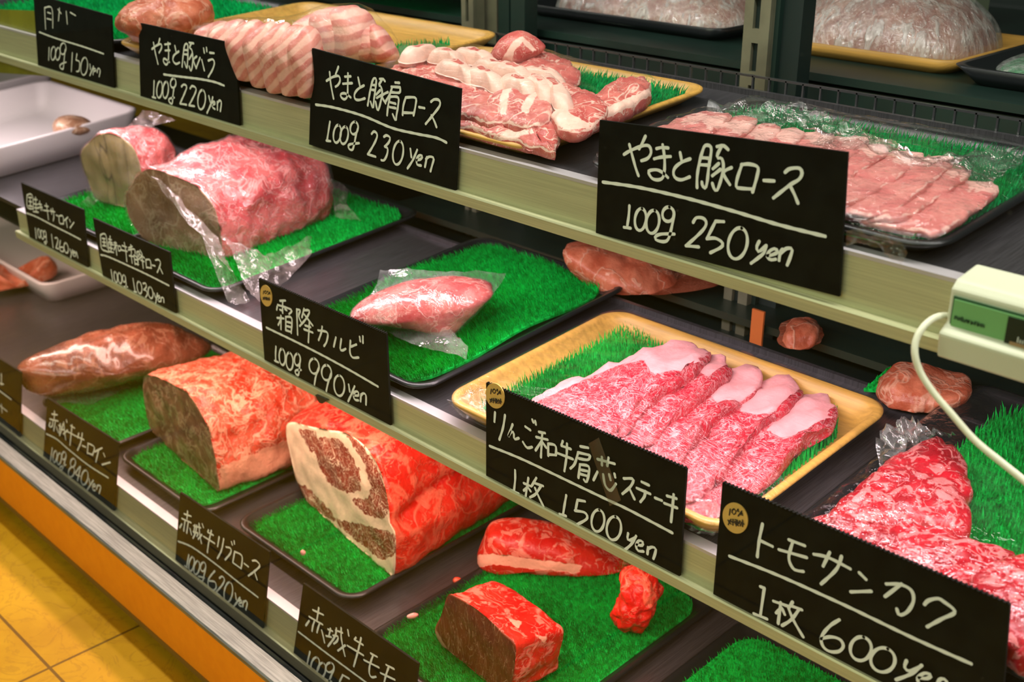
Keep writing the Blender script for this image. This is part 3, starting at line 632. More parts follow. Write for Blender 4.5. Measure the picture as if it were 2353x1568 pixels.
# black tray with vacuum bag
RB = (-.737, -.563, .462, .682)
tray('plastic_tray', RB, 'MID', .010, BLACKPL, 'black plastic tray on the middle shelf holding a green mat and small bagged rib meat', group='black plastic trays')
grass('grass_mat', rrect(-.728, -.578, .468, .674, .022), 'MID', .006, 'bright green wavy grass mat under the small bagged rib meat', .0085, .0020, (), GRASS, (.1, -.55), wave=.0022, seed=5, group='green grass mats')
rib = inflate('rib_meat', [(806, 722), (850, 690), (915, 664), (1010, 647), (1095, 650), (1132, 664), (1120, 684), (1085, 715), (1035, 757), (960, 748), (880, 733), (830, 731)], (985, 770), 'MID', .056, CALBI, 'small pale marbled rib piece sealed in a clear bag on green mat', 'meat', .0125, disp=.0016, seed=2., power=.35, group=None, push=.012)
def ph(px, h, s='MID'): return bp(px, s, h)
sheet('bag', [ph(p, h) for p, h in [((873, 618), .032), ((1022, 621), .034), ((1164, 626), .030), ((1125, 690), .022), ((1040, 760), .019), ((1076, 798), .019), ((1072, 832), .017), ((1020, 812), .017), ((950, 790), .018), ((820, 742), .018), ((842, 690), .022), ((865, 655), .028)]], CLEARFLAP, rib, wave=.003, seed=4., label='clear plastic bag')
inflate('bag', [(804, 722), (850, 688), (915, 661), (1010, 644), (1097, 647), (1135, 663), (1120, 687), (1087, 718), (1036, 762), (960, 752), (880, 737), (828, 735)], (985, 770), 'MID', .060, BAG, None, None, .0122, disp=.0012, seed=2., power=.35, parent=rib, push=.012)
# big bagged rib-eye
RE = (-.985, -.824, .462, .690)
tray('plastic_tray', RE, 'MID', .009, BLACKPL, 'black plastic tray on the middle shelf under the large bagged beef block', group='black plastic trays')
grass('grass_mat', rrect(-.976, -.836, .470, .68, .015), 'MID', .005, 'green grass mat under the large bagged beef block', .0080, .0028, [footprint([(300, 560), (520, 600), (780, 480), (700, 430), (420, 420)], 'MID', .006)], GRASS, (.1, -.4), seed=7, group='green grass mats')
g1, g2 = bp((318, 548), 'MID', .010), bp((512, 592), 'MID', .010)
A = [onplane(p, vplane(g1, g2)) for p in [(288, 455), (302, 425), (320, 397), (352, 388), (405, 405), (455, 430), (490, 468), (505, 515), (512, 570), (500, 598), (450, 600), (400, 592), (340, 560), (298, 505)]]
Ev = bp((805, 486), 'MID', .010)-bp((512, 595), 'MID', .010)
o, V, Fc, n, cp = loft('beef_block', A, Ev, (BAGF, BAGM), 'large bagged marbled beef block, pink with brown cut face, on middle shelf green mat', s='MID', h=.008, taper=(1., 1.06), lift=.004, disp=.0070, dsc=30., seed=5., ease=.10, endround=.22)
Vb = V.copy(); cc = V.mean(0); Vb = cc+(V-cc)*1.025; Vb[:, 2] = np.maximum(Vb[:, 2], V[:, 2].min()+.0008)
mk('bag', Vb, Fc, BAG, o)['label'] = 'clear vacuum bag'
fp, fnm = vplane(g1, g2); fnm = fnm if fnm[1] > 0 else -fnm
up_ = lambda p, d: onplane(p, (fp-fnm*d, fnm))
sheet('bag_flap', [up_((340, 400), .004), up_((372, 418), .005), up_((440, 486), .008), up_((500, 545), .010), bp((540, 640), 'MID', .020), bp((576, 688), 'MID', .006), bp((540, 702), 'MID', .003), bp((522, 690), 'MID', .005), bp((488, 610), 'MID', .026), up_((450, 520), .010), up_((395, 462), .007)], FLAP, o, wave=.005, seed=3., label='loose clear bag end')
sheet('bag_flap', [ph(p, h) for p, h in [((505, 545), .045), ((600, 592), .026), ((714, 545), .016), ((712, 590), .010), ((660, 645), .006), ((600, 690), .005), ((570, 660), .012), ((540, 600), .028)]], FLAP, o, wave=.006, seed=13.)
sheet('bag_flap', [ph(p, h) for p, h in [((745, 400), .070), ((800, 432), .045), ((795, 470), .030), ((830, 505), .014), ((770, 500), .014), ((765, 450), .045)]], FLAP, o, wave=.004, seed=8.)
# bagged sirloin at the left
RS = (-1.170, -1.000, .464, .690)
tray('plastic_tray', RS, 'MID', .009, BLACKPL, 'black plastic tray on the middle shelf under the olive-faced bagged sirloin', group='black plastic trays')
grass('grass_mat', rrect(-1.160, -1.010, .472, .68, .012), 'MID', .005, 'green grass mat under the olive-faced bagged sirloin', .0075, .0032, (), GRASS, (.1, -.4), seed=9, group='green grass mats')
g1, g2 = bp((212, 462), 'MID', .012), bp((318, 474), 'MID', .012)
A = [onplane(p, vplane(g1, g2)) for p in [(186, 355), (205, 325), (230, 307), (262, 308), (300, 330), (318, 362), (328, 410), (325, 455), (312, 478), (270, 474), (222, 458), (200, 410)]]
o, V, Fc, n, cp = loft('beef_block', A, bp((425, 440), 'MID', .012)-bp((318, 474), 'MID', .012), (OLDF, BAGM), 'bagged sirloin block with olive brown cut face at middle shelf left', s='MID', h=.008, lift=.0, sink=.006, disp=.004, dsc=34., seed=11., ease=.12, endround=.3)
cc = V.mean(0); Vb = cc+(V-cc)*1.03; Vb[:, 2] = np.maximum(Vb[:, 2], V[:, 2].min()+.0008); mk('bag', Vb, Fc, BAG, o)['label'] = 'clear vacuum bag'
pl = vplane(bp((330, 430), 'MID', .012), bp((420, 445), 'MID', .012))
sheet('bag_neck', [onplane(p, pl) for p in [(300, 330), (285, 300), (305, 275), (330, 252), (370, 262), (408, 276), (372, 282), (352, 290), (362, 318), (345, 335)]], FLAP, o, wave=.006, seed=6., label='gathered pink bag neck')
sheet('bag_flap', [onplane(p, vplane(bp((190, 470), 'MID', .01), bp((330, 480), 'MID', .01))) for p in [(195, 430), (230, 450), (215, 478), (190, 484), (182, 470), (200, 452)]], FLAP, o, wave=.003, seed=1.)
# white foam trays at the far left
RW = (-1.56, -1.305, .470, .665)
tray('foam_tray', RW, 'MID', .036, FOAMW, 'white foam tray with small pink meat at far left, middle shelf', r=.02, group='white foam trays')
tray('foam_tray', (-1.95, -1.60, .50, .70), 'MID', .036, FOAMW, 'blurred white foam tray in the far left corner behind another white tray', r=.02, group='white foam trays')
inflate('meat_piece', [(120, 290), (135, 272), (165, 266), (200, 274), (216, 292), (200, 305), (165, 312), (130, 312)], (168, 314), 'MID', .05, BAGF, 'brownish pink oval meat piece in the far left white foam tray', 'meat', .02, disp=.001, seed=4.)
inflate('meat_piece', [(66, 338), (100, 318), (150, 306), (170, 312), (120, 330), (80, 345)], (115, 345), 'MID', .03, PINKF, 'flat pale pink meat strip in the far left white foam tray', 'meat', .012, disp=.001, seed=6.)
inflate('meat_piece', [(-30, 345), (5, 338), (26, 350), (5, 362), (-30, 368)], (0, 370), 'MID', .03, PINKF, 'pink meat scrap at the left photo edge in the white foam tray', 'meat', .014, disp=.001, seed=8.)
# right hand black tray with coarse marbled beef
RT = (-.292, -.030, .465, .702)
t = tray('plastic_tray', RT, 'MID', .010, BLACKPL, 'black plastic tray at the right of the middle shelf with film-wrapped red beef', group='black plastic trays')
TA = [(1888, 1183), (1945, 1125), (2045, 1048), (2135, 1010), (2165, 1012), (2200, 1030), (2226, 1062), (2237, 1180), (2222, 1212), (2150, 1200), (2050, 1186), (1960, 1186)]
TB = [(1840, 1190), (1890, 1166), (1960, 1180), (2050, 1172), (2140, 1198), (2190, 1200), (2245, 1228), (2320, 1255), (2345, 1275), (2280, 1330), (2235, 1350), (2190, 1400), (2080, 1360), (1960, 1310), (1860, 1245)]
TC = [(2230, 1330), (2270, 1290), (2340, 1262), (2440, 1250), (2480, 1330), (2440, 1450), (2353, 1500), (2250, 1480), (2210, 1400)]
TD = [(2290, 1420), (2340, 1370), (2440, 1360), (2460, 1500), (2380, 1560), (2290, 1560)]
slab('beef_slice', TB, 'MID', .010, .015, TOMO, 'broad coarse-marbled beef slice lying lowest behind the 600 yen sign', 'meat', 'coarse marbled beef slices', hm='tm', seed=1., wob=.003, rough=.003, bulge=.4, rimw=.0)
slab('beef_slice', TA, 'MID', .016, .015, TOMO, 'triangular coarse-marbled beef slice on top, nearest the back, behind the 600 yen sign', 'meat', 'coarse marbled beef slices', hm='tm', seed=5., wob=.003, rough=.003, bulge=.4, slope=(0, .06), fat=[[(1955, 1150), (1985, 1120), (1992, 1135), (1965, 1165)]], drop=.009)
slab('beef_slice', TC, 'MID', .015, .016, TOMO, 'coarse-marbled beef slice at the right photo edge, middle shelf', 'meat', 'coarse marbled beef slices', hm='tm', seed=9., wob=.003, rough=.003, bulge=.4)
slab('beef_slice', TD, 'MID', .013, .014, TOMO, 'dark red beef slice by the right end of the 600 yen sign', 'meat', 'coarse marbled beef slices', hm='tm', seed=12., wob=.003, rough=.003, bulge=.4)
grass('grass_mat', rrect(-.262, -.045, .474, .690, .02), 'MID', .005, 'green grass mat under the coarse-marbled beef at the right', .0100, .0030, [footprint(q, 'MID', .01) for q in ([(p[0], p[1]) for p in TA], TB, TC, TD)], GRASS, (.05, -.15), seed=11, group='green grass mats')
drape('film_wrap', (-.290, -.032, .467, .698), 'MID', .010, 'tm', FILM, t, r=.018, wr=.0018, seed=4., label='clear crumpled film')
pl = vplane(bp((2000, 1050), 'MID', .01), bp((2180, 990), 'MID', .01))
sheet('film_bunch', [bp(p, 'MID', h) for p, h in [((2010, 1045), .012), ((2030, 1000), .030), ((2075, 955), .045), ((2095, 960), .045), ((2120, 985), .030), ((2200, 1005), .020), ((2160, 1010), .020), ((2090, 1030), .022), ((2030, 1060), .016)]], CLEARFLAP, t, wave=.010, wsc=110., seed=3., label='bunched crumpled film edge')

# ------------------------------------------------------------------ TOP SHELF
RL = (-.450, -.231, .4935, .658)
t = tray('plastic_tray', RL, 'TOP', .010, BLACKPL, 'black plastic tray of overlapping pink pork loin slices on the top shelf', group='black plastic trays')
tips = [(2272, 420), (2208, 388), (2162, 362), (2098, 360), (2022, 343), (1970, 323), (1895, 319), (1824, 314), (1766, 311), (1718, 294), (1656, 283)]
wl = 'rightmost|second from right|third from right|fourth from right|fifth from right|sixth from right|seventh from right|eighth from right|third from left|second from left|leftmost'.split('|')
d0 = bp((1960, 575), 'TOP', .01)[:2]-bp((2255, 425), 'TOP', .01)[:2]
loin0 = np.array([(0., -.2), (.02, .3), (.14, .62), (.32, .78), (.52, .95), (.75, 1.), (.95, .72), (1.02, .2), (1.0, -.35), (.85, -.85), (.6, -1.), (.4, -.8), (.2, -.72), (.07, -.6)])
rng = random.Random(4)
for i, tp in enumerate(tips):
    T = bp(tp, 'TOP', .012)[:2]; ang = rng.uniform(-.05, .05)+.02*i; L = np.linalg.norm(d0)*(1.05 if i < 3 else 1.0)*rng.uniform(.95, 1.05); u = d0/np.linalg.norm(d0)
    u = np.array([u[0]*math.cos(ang)-u[1]*math.sin(ang), u[0]*math.sin(ang)+u[1]*math.cos(ang)]); vv = np.array([-u[1], u[0]]); W = .021*rng.uniform(.92, 1.08)
    pts = np.array([T+u*a*L+vv*bq*W for a, bq in loin0])
    pts[:, 1] = np.maximum(pts[:, 1], .503)
    fz = [[tuple(q) for q in proj(np.array([[*(T+u*a*L+vv*bq*W), zs('TOP', *(T+u*a*L+vv*bq*W))+.015] for a, bq in ((-.05, -.9), (-.05, .8), (.16, .75), (.20, .1), (.10, -.3), (.22, -.75))]))]]
    slab('pork_slice', None, 'TOP', .0082+i*.0009, .0052, PORK, f'{wl[i]} thin pork loin slice in the black tray on the top shelf', 'meat', 'pork loin slices in the top black tray', pts=pts, rimw=.03, fat=fz, hm='pl', slope=(.13, 0), seed=i*2.3, rough=.0022, bulge=.3, wob=.0018, drop=.0084, n=72, rings=11)
grass('grass_mat', rrect(-.442, -.240, .501, .648, .015), 'TOP', .004, 'bluish green grass mat under the pork loin slices in the black tray', .0095, .0024, [footprint([(1600, 300), (1900, 330), (2150, 375), (2250, 425), (2080, 570), (1900, 540), (1560, 400)], 'TOP', .008)], GRASSB, (.25, -.2), seed=13, wave=.0008, group='green grass mats')
drape('film_wrap', (-.448, -.233, .495, .656), 'TOP', .012, 'pl', FILM, t, r=.016, wr=.0022, seed=2., label='clear crumpled film')
HF = lambda L: [bp(p, 'TOP', h) for p, h in L]
sheet('film_wrinkle', HF([((1585, 300), .014), ((1632, 250), .018), ((1755, 230), .022), ((1850, 246), .020), ((1990, 296), .020), ((1940, 318), .018), ((1800, 285), .018), ((1690, 285), .018)]), WRINK, t, wave=.007, wsc=90., seed=5., label='crumpled clear film')
sheet('film_wrinkle', HF([((1850, 320), .022), ((1960, 300), .022), ((2100, 335), .024), ((2220, 390), .020), ((2350, 345), .016), ((2350, 385), .016), ((2260, 425), .018), ((2180, 395), .024), ((2050, 345), .026), ((1930, 338), .026)]), WRINK, t, wave=.006, wsc=80., seed=8.)
sheet('film_wrinkle', HF([((1945, 530), .018), ((2040, 540), .018), ((2088, 575), .012), ((2075, 596), .006), ((2000, 572), .008), ((1945, 566), .008)]), WRINK, t, wave=.004, wsc=90., seed=2.)
# gold tray with pork shoulder
RP = (-.722, -.487, .4925, .668)
t = tray('foam_tray', RP, 'TOP', .010, GOLD, 'gold foam tray of pork shoulder slices on the top shelf behind the 230 yen sign', group='gold foam trays')
SH = [
 ([(1335, 235), (1385, 200), (1475, 178), (1500, 195), (1475, 222), (1400, 250), (1350, 262)], .010, .014, [[(1360, 262), (1440, 225), (1500, 200), (1505, 215), (1400, 265)]], 'pork shoulder slice lying farthest right in the top shelf gold tray'),
 ([(1125, 150), (1165, 130), (1250, 120), (1305, 138), (1335, 165), (1310, 195), (1230, 195), (1150, 180)], .014, .010, [], 'greyish pork shoulder slice under film at the back of the gold tray'),
 ([(880, 175), (930, 140), (1000, 140), (1060, 160), (1100, 200), (1050, 230), (960, 210)], .012, .010, [], 'pork shoulder slice at the left back of the top gold tray'),
 ([(960, 200), (1040, 185), (1120, 200), (1180, 235), (1150, 270), (1060, 250)], .012, .012, [], 'pork shoulder slice behind the top right corner of the 230 yen sign'),
 ([(1110, 205), (1170, 190), (1240, 205), (1270, 250), (1230, 275), (1150, 260)], .014, .012, [[(1150, 262), (1148, 225), (1162, 198), (1180, 195), (1170, 215), (1163, 262)], [(1195, 250), (1210, 225), (1228, 208), (1236, 215), (1222, 240), (1212, 268)], [(1108, 215), (1120, 200), (1135, 200), (1128, 225)]], 'folded dark pork shoulder slice in the middle of the gold tray'),
 ([(1050, 250), (1110, 228), (1180, 235), (1240, 252), (1285, 290), (1282, 315), (1262, 330), (1220, 348), (1165, 342), (1110, 330), (1055, 310)], .0085, .010, [[(1090, 265), (1140, 238), (1160, 235), (1120, 270), (1100, 300)], [(1130, 330), (1160, 300), (1240, 295), (1230, 305), (1170, 318)], [(1200, 300), (1195, 250), (1202, 250), (1210, 300)]], 'large marbled pork shoulder slice hanging over the front of the gold tray'),
 ([(1235, 205), (1285, 188), (1350, 208), (1392, 243), (1378, 268), (1335, 292), (1292, 285), (1262, 255)], .016, .010, [[(1230, 200), (1270, 185), (1285, 215), (1310, 260), (1370, 290), (1300, 300), (1260, 262)]], 'pork slice with a round dark eye at the right of the gold tray')]
for i, (px, h, th_, fz, lab) in enumerate(SH):
    slab('pork_slice', px, 'TOP', h, th_, SHOULDER, lab, 'meat', 'pork shoulder slices in the gold tray', fat=fz, rimw=.03, hm='ps', seed=i*4.1, rough=.003, wob=.0025, bulge=.35, drop=.006, slope=((0, .22) if i == 5 else (0, .05)))
# pale fat-edged folds lying like a braid across the tray
BR = [((925, 138), (1000, 122)), ((995, 130), (1060, 148)), ((1050, 128), (1130, 150)), ((1015, 150), (1090, 185)), ((1100, 150), (1185, 178)), ((1075, 168), (1150, 205)), ((1140, 162), (1215, 192)), ((1195, 168), (1290, 195)), ((1155, 188), (1225, 222)), ((1205, 185), (1262, 228)), ((1240, 185), (1300, 245))]
onam = 'first second third fourth fifth sixth seventh eighth ninth tenth last'.split()
for i, (a_, b_) in enumerate(BR):
    h = .026; P0, P1 = bp(a_, 'TOP', h), bp(b_, 'TOP', h); d = P1-P0; u = d[:2]/np.linalg.norm(d[:2]); v = np.array([-u[1], u[0]]); L = np.linalg.norm(d[:2])
    pts = np.array([P0[:2]+u*L*x+v*y*.0085 for x, y in ((-.05, -.3), (.0, .7), (.3, 1.05), (.6, .8), (.9, .85), (1.06, .2), (1.0, -.7), (.7, -.6), (.4, -1.), (.1, -.9))])
    slab('pork_fold', None, 'TOP', .021, .013, SHOULDER, f'{onam[i]} pale fat-edged pork fold from the left in the braided row of the gold tray', 'meat', 'braided pork folds in the gold tray', pts=pts, rimw=.72, hm='ps', seed=i*1.9, rough=.0015, bulge=.75, n=44, rings=9, wob=.0012, drop=.010)
inflate('pork_fold', [(1122, 135), (1138, 105), (1162, 84), (1192, 73), (1222, 80), (1246, 98), (1252, 112), (1220, 135), (1180, 150), (1140, 145)], (1190, 175), 'TOP', .032, SHOULDER, 'raised folded red pork slice peaking at the back of the gold tray', 'meat', .010, disp=.0015, seed=3., fat=[[(1150, 140), (1165, 118), (1178, 95), (1200, 82), (1235, 115), (1225, 122), (1200, 98), (1180, 118), (1178, 145)]], hm='ps2', group='braided pork folds in the gold tray')
grass('grass_mat', rrect(-.620, -.496, .502, .655, .010), 'TOP', .004, 'green grass mat under the pork shoulder slices in the gold tray', .0095, .0026, [footprint(q[0], 'TOP', q[1]) for q in SH]+[footprint([(900, 150), (1200, 130), (1300, 240), (1150, 250)], 'TOP', .012)], GRASSB, (.35, -.1), seed=15, group='green grass mats')
drape('film_wrap', (-.720, -.489, .4945, .666), 'TOP', .010, 'ps', FILMT, t, r=.018, wr=.0007, seed=7., label='clear stretched film')
# gold tray with pork belly
RBL = (-1.005, -.726, .4935, .700)
t = tray('foam_tray', RBL, 'TOP', .013, GOLD, 'gold foam tray of striped pork belly on the top shelf behind the 220 yen sign', group='gold foam trays')
grass('grass_mat', np.array([bp(p, 'TOP', .008)[:2] for p in [(890, 105), (960, 100), (1035, 96), (1030, 122), (880, 160), (700, 240), (570, 205), (640, 140)]]), 'TOP', .004, 'green grass mat under the striped pork belly', .0095, .0032, [footprint([(470, 60), (700, 40), (840, 20), (905, 120), (700, 250), (560, 200)], 'TOP', .008)], GRASSB, (.2, -.2), seed=17, group='green grass mats')
BF = [  # front heap
 [(655, 105), (700, 60), (735, 80), (745, 150), (735, 215), (712, 250), (690, 240), (668, 170)],
 [(625, 105), (672, 58), (705, 75), (715, 140), (705, 210), (684, 246), (655, 236), (632, 165)],
 [(595, 100), (645, 55), (675, 68), (684, 132), (676, 200), (655, 240), (622, 226), (600, 160)],
 [(560, 95), (612, 50), (645, 64), (652, 128), (645, 190), (622, 228), (588, 212), (566, 150)],
 [(520, 85), (575, 48), (610, 58), (618, 118), (610, 178), (588, 212), (552, 195), (530, 140)],
 [(480, 78), (535, 48), (570, 55), (580, 110), (572, 165), (548, 190), (510, 170), (490, 125)],
 [(448, 72), (495, 50), (530, 55), (540, 100), (530, 145), (505, 165), (470, 145), (450, 105)]]
on = 'rightmost|second from right|third from right|middle|third from left|second from left|leftmost'.split('|')
for i, px in enumerate(BF):
    inflate('pork_slice', px, (px[5][0], px[5][1]+6), 'TOP', .040, BELLY, f'{on[i]} striped pork belly slice in the front heap of the gold tray', 'meat', .010, disp=.0012, dsc=40., seed=i*2., group='pork belly slices in the front heap', push=.050+.002*i, power=.5, hm='pb', rings=10, n=70)
BK = [
 [(850, 60), (880, 65), (905, 100), (918, 128), (900, 142), (860, 140), (845, 110)],
 [(805, 40), (848, 45), (880, 80), (905, 128), (880, 145), (820, 140), (800, 100)],
 [(760, 25), (815, 16), (848, 30), (872, 75), (885, 128), (840, 145), (780, 145), (755, 110)],
 [(715, 35), (775, 15), (822, 14), (840, 50), (850, 110), (800, 140), (740, 150), (710, 115)],
 [(670, 62), (725, 28), (775, 18), (795, 60), (800, 110), (760, 150), (705, 160), (675, 120)]]
on = 'rightmost|second from right|middle|second from left|leftmost'.split('|')
for i, px in enumerate(BK):
    inflate('pork_slice', px, (px[5][0], 165), 'TOP', .036, BELLY, f'{on[i]} striped pork belly slice in the taller back heap', 'meat', .010, disp=.0012, dsc=40., seed=i*2.7+30, group='pork belly slices in the back heap', push=.014+.003*i, power=.6, hm='pb', rings=10, n=70)
for o in [o for o in bpy.data.objects if o.name.startswith('pork_slice') and 'belly' in o.get('label', '')]:
    me = o.data; P = np.array([v.co for v in me.vertices])+np.array(o.location); P[:, 2] -= ZF; pj = proj(P/K)
    back = 'back heap' in o['label']; dirv = np.array([.05, .20]) if back else np.array([.16, .17])
    at = me.attributes.new('stripe', 'FLOAT', 'POINT'); at.data.foreach_set('value', (pj @ dirv).astype(np.float32))
drape('film_wrap', (-1.003, -.728, .4955, .698), 'TOP', .013, 'pb', FILMT, t, r=.018, wr=.0010, seed=9., label='clear stretched film')
# blurred tray with a joint at the far left of the top shelf
tray('foam_tray', (-1.33, -1.015, .495, .69), 'TOP', .010, BLACKPL, 'black tray under the blurred pork joint at the far left of the top shelf', r=.015, group='black plastic trays')
grass('grass_mat', rrect(-1.32, -1.025, .503, .68, .010), 'TOP', .004, 'blurred green grass mat at the far left of the top shelf', .0085, .0042, (), GRASSB, (.1, -.3), seed=19, group='green grass mats')
inflate('pork_joint', [(268, 60), (275, 30), (300, 8), (360, -12), (440, -15), (485, 5), (488, 40), (460, 75), (400, 95), (320, 95)], (385, 100), 'TOP', .09, CHUCKR, 'blurred tan and pink pork joint at the far left of the top shelf', 'meat', .010, disp=.004, seed=7.)
grass('grass_mat', rrect(-1.20, -.93, .745, .90, .010), 'TOP', .02, 'dark green grass mat on the rear counter behind the pork belly', .0085, .0045, (), GRASSB, (.1, -.2), seed=23, group='green grass mats')
# yellow green card at the far left end, added in place of a glass reflection
ya = onY((-10, 30), .500); yb_ = onY((112, 170), .500)
b = MB(); b.add([tuple(onY(p, .494)) for p in ((-40, 20), (84, 25), (112, 175), (-40, 165))]+[tuple(onY(p, .496)) for p in ((-40, 20), (84, 25), (112, 175), (-40, 165))], [(0, 1, 2, 3), (7, 6, 5, 4), (0, 4, 5, 1), (1, 5, 6, 2), (2, 6, 7, 3), (3, 7, 4, 0)])
tag(b.mk('reflection_card', plain('yellow_green_reflection', (.24, .24, .012), .35, 0, .5, 10., .3)), 'blurred yellow-green card standing in for a glass reflection left of the 150 yen sign', 'reflection stand-in')

# ------------------------------------------------------------------ BOTTOM SHELF
RR = (-.808, -.640, .447, .690)
tray('plastic_tray', RR, 'BOT', .012, BLACKPL, 'black plastic tray on the bottom shelf under the big rib roast', group='black plastic trays')
grass('grass_mat', rrect(-.800, -.650, .455, .68, .012), 'BOT', .005, 'green grass mat under the big rib roast on the bottom shelf', .0060, .0019, [footprint([(690, 1120), (905, 1318), (1150, 1165), (960, 980)], 'BOT', .006)], GRASS, (.1, -.45), seed=21, group='green grass mats')
g1, g2 = bp((695, 1140), 'BOT', .010), bp((905, 1325), 'BOT', .010)
FA = [(655, 985), (668, 968), (700, 975), (745, 985), (790, 992), (830, 1015), (862, 1055), (884, 1110), (895, 1165), (899, 1205), (910, 1225), (912, 1280), (905, 1328), (865, 1305), (800, 1255), (740, 1195), (700, 1145), (678, 1095), (664, 1040)]
A = [onplane(p, vplane(g1, g2)) for p in FA]
LEAN = [[(735, 1010), (775, 1012), (800, 1040), (822, 1080), (826, 1125), (800, 1130), (760, 1112), (738, 1075), (728, 1040)], [(800, 1000), (832, 1030), (862, 1075), (884, 1125), (893, 1170), (878, 1190), (840, 1180), (810, 1150), (850, 1150), (858, 1120), (838, 1060)], [(690, 990), (725, 995), (728, 1030), (715, 1035)], [(775, 1200), (830, 1210), (905, 1230), (908, 1270), (880, 1285), (820, 1240)], [(678, 1115), (700, 1120), (745, 1165), (770, 1195), (735, 1175), (700, 1145)]]
o, V, Fc, n, cp = loft('rib_roast', A, bp((1240, 1100), 'BOT', .010)-bp((905, 1325), 'BOT', .010), (RIBF, RAW), 'big red rib roast with brown marbled cut face and fat rim, bottom shelf', s='BOT', h=.008, lift=.012, disp=.0040, dsc=30., seed=14., ease=.05, endround=.1, grooves=[((912, 1228), 1.6, .10)])
at = o.data.attributes['fat']; fa = np.full(len(V), -1., np.float32); m_ = (cp+1)*n; fa[:m_] = np.clip(-np.max([(sdf(proj(V[:m_]), z)+4)/14. for z in LEAN], axis=0), -1, 1); at.data.foreach_set('value', fa)
# sirloin block
RSI = (-.995, -.838, .434, .625)
tray('plastic_tray', RSI, 'BOT', .010, BLACKPL, 'black plastic tray on the bottom shelf under the fatty sirloin block', group='black plastic trays')
grass('grass_mat', rrect(-.987, -.856, .441, .615, .020), 'BOT', .005, 'green grass mat under the fatty sirloin block on the bottom shelf', .0060, .0026, [footprint([(345, 985), (500, 1125), (730, 1030), (560, 900)], 'BOT', .006)], GRASS, (.1, -.4), seed=25, group='green grass mats')
g1, g2 = bp((345, 985), 'BOT', .010), bp((503, 1130), 'BOT', .010)
A = [onplane(p, vplane(g1, g2)) for p in [(328, 880), (333, 862), (358, 864), (400, 885), (438, 910), (468, 958), (490, 1025), (500, 1080), (503, 1132), (455, 1110), (400, 1062), (352, 1000), (333, 940)]]
loft('sirloin_block', A, bp((770, 1035), 'BOT', .010)-bp((503, 1130), 'BOT', .010), (SIRF, SUET), 'orange-pink fatty sirloin block with brown cut face on bottom shelf', s='BOT', h=.008, lift=.002, sink=.004, disp=.0048, dsc=42., seed=20., ease=.06, endround=.12, taper=(1., .96), sidefat=[[(506, 1075), (560, 1050), (640, 1020), (680, 1000), (690, 1060), (600, 1100), (500, 1140)]])
# left tray with green mat
tray('plastic_tray', (-1.165, -1.012, .432, .64), 'BOT', .010, BLACKPL, 'black plastic tray on the bottom shelf left, with a mostly empty green mat', group='black plastic trays')
grass('grass_mat', rrect(-1.155, -1.024, .440, .63, .016), 'BOT', .005, 'empty blurred green grass mat left of the fatty sirloin block', .0060, .0032, (), GRASS, (.1, -.4), seed=27, group='green grass mats')
br_ = inflate('beef_loin', [(38, 850), (60, 830), (120, 806), (190, 782), (260, 762), (330, 748), (400, 752), (450, 772), (482, 795), (470, 812), (400, 838), (320, 862), (230, 884), (130, 898), (70, 898), (45, 880)], (250, 905), 'BOT', .085, BROWN, 'long brown bagged beef loin at the left of the bottom shelf', 'meat', .016, disp=.003, dsc=40., seed=3., push=.03)
sheet('bag_flap', [bp(p, 'BOT', h) for p, h in [((150, 905), .012), ((260, 880), .014), ((300, 890), .012), ((215, 925), .010), ((120, 930), .010), ((100, 915), .010)]], CLEARFLAP, br_, wave=.003, seed=5.)
# round (momo) block
RM = (-.605, -.436, .428, .655)
tray('plastic_tray', RM, 'BOT', .008, BLACKPL, 'black plastic tray on the bottom shelf under the trimmed red round block', group='black plastic trays')
grass('grass_mat', rrect(-.600, -.446, .434, .646, .025), 'BOT', .004, 'green grass mat under the trimmed red round block, bottom shelf', .0072, .0019, [footprint([(1010, 1470), (1170, 1590), (1310, 1500), (1160, 1420)], 'BOT', .006)], GRASS, (.1, -.45), wave=.001, seed=29, group='green grass mats')
g1, g2 = bp((1008, 1474), 'BOT', .010), bp((1172, 1602), 'BOT', .010)
A = [onplane(p, vplane(g1, g2)) for p in [(1000, 1450), (1012, 1415), (1024, 1378), (1034, 1364), (1070, 1382), (1120, 1420), (1160, 1455), (1186, 1482), (1184, 1530), (1176, 1580), (1172, 1606), (1120, 1575), (1060, 1530), (1020, 1492)]]
loft('beef_round_block', A, bp((1300, 1515), 'BOT', .010)-bp((1172, 1602), 'BOT', .010), (MOMO, MOMOT), 'thick red round block with flat brown cut face at photo bottom', s='BOT', h=.008, lift=.0, sink=.017, disp=.0026, dsc=36., seed=26., ease=.03, endround=.22, capfat=[[(990, 1450), (1004, 1452), (1030, 1495), (1090, 1550), (1180, 1606), (1180, 1625), (1100, 1590), (1010, 1510)]], sidefat=[[(1165, 1420), (1200, 1430), (1190, 1445)], [(1230, 1460), (1260, 1462), (1250, 1478)], [(1195, 1365), (1240, 1378), (1290, 1400), (1315, 1435), (1318, 1455), (1300, 1445), (1285, 1415), (1240, 1395)]])
inflate('beef_flap', [(1098, 1272), (1108, 1245), (1128, 1215), (1180, 1208), (1250, 1215), (1330, 1240), (1400, 1270), (1450, 1300), (1420, 1316), (1340, 1308), (1240, 1300), (1180, 1290), (1140, 1285), (1104, 1296)], (1260, 1320), 'BOT', .05, MOMOT, 'long flat red beef flap lying behind the round block', 'meat', .008, disp=.0015, seed=31., power=.28, push=.02, fat=[[(1095, 1275), (1150, 1275), (1250, 1288), (1340, 1300), (1330, 1318), (1200, 1305), (1140, 1298), (1095, 1305)]])
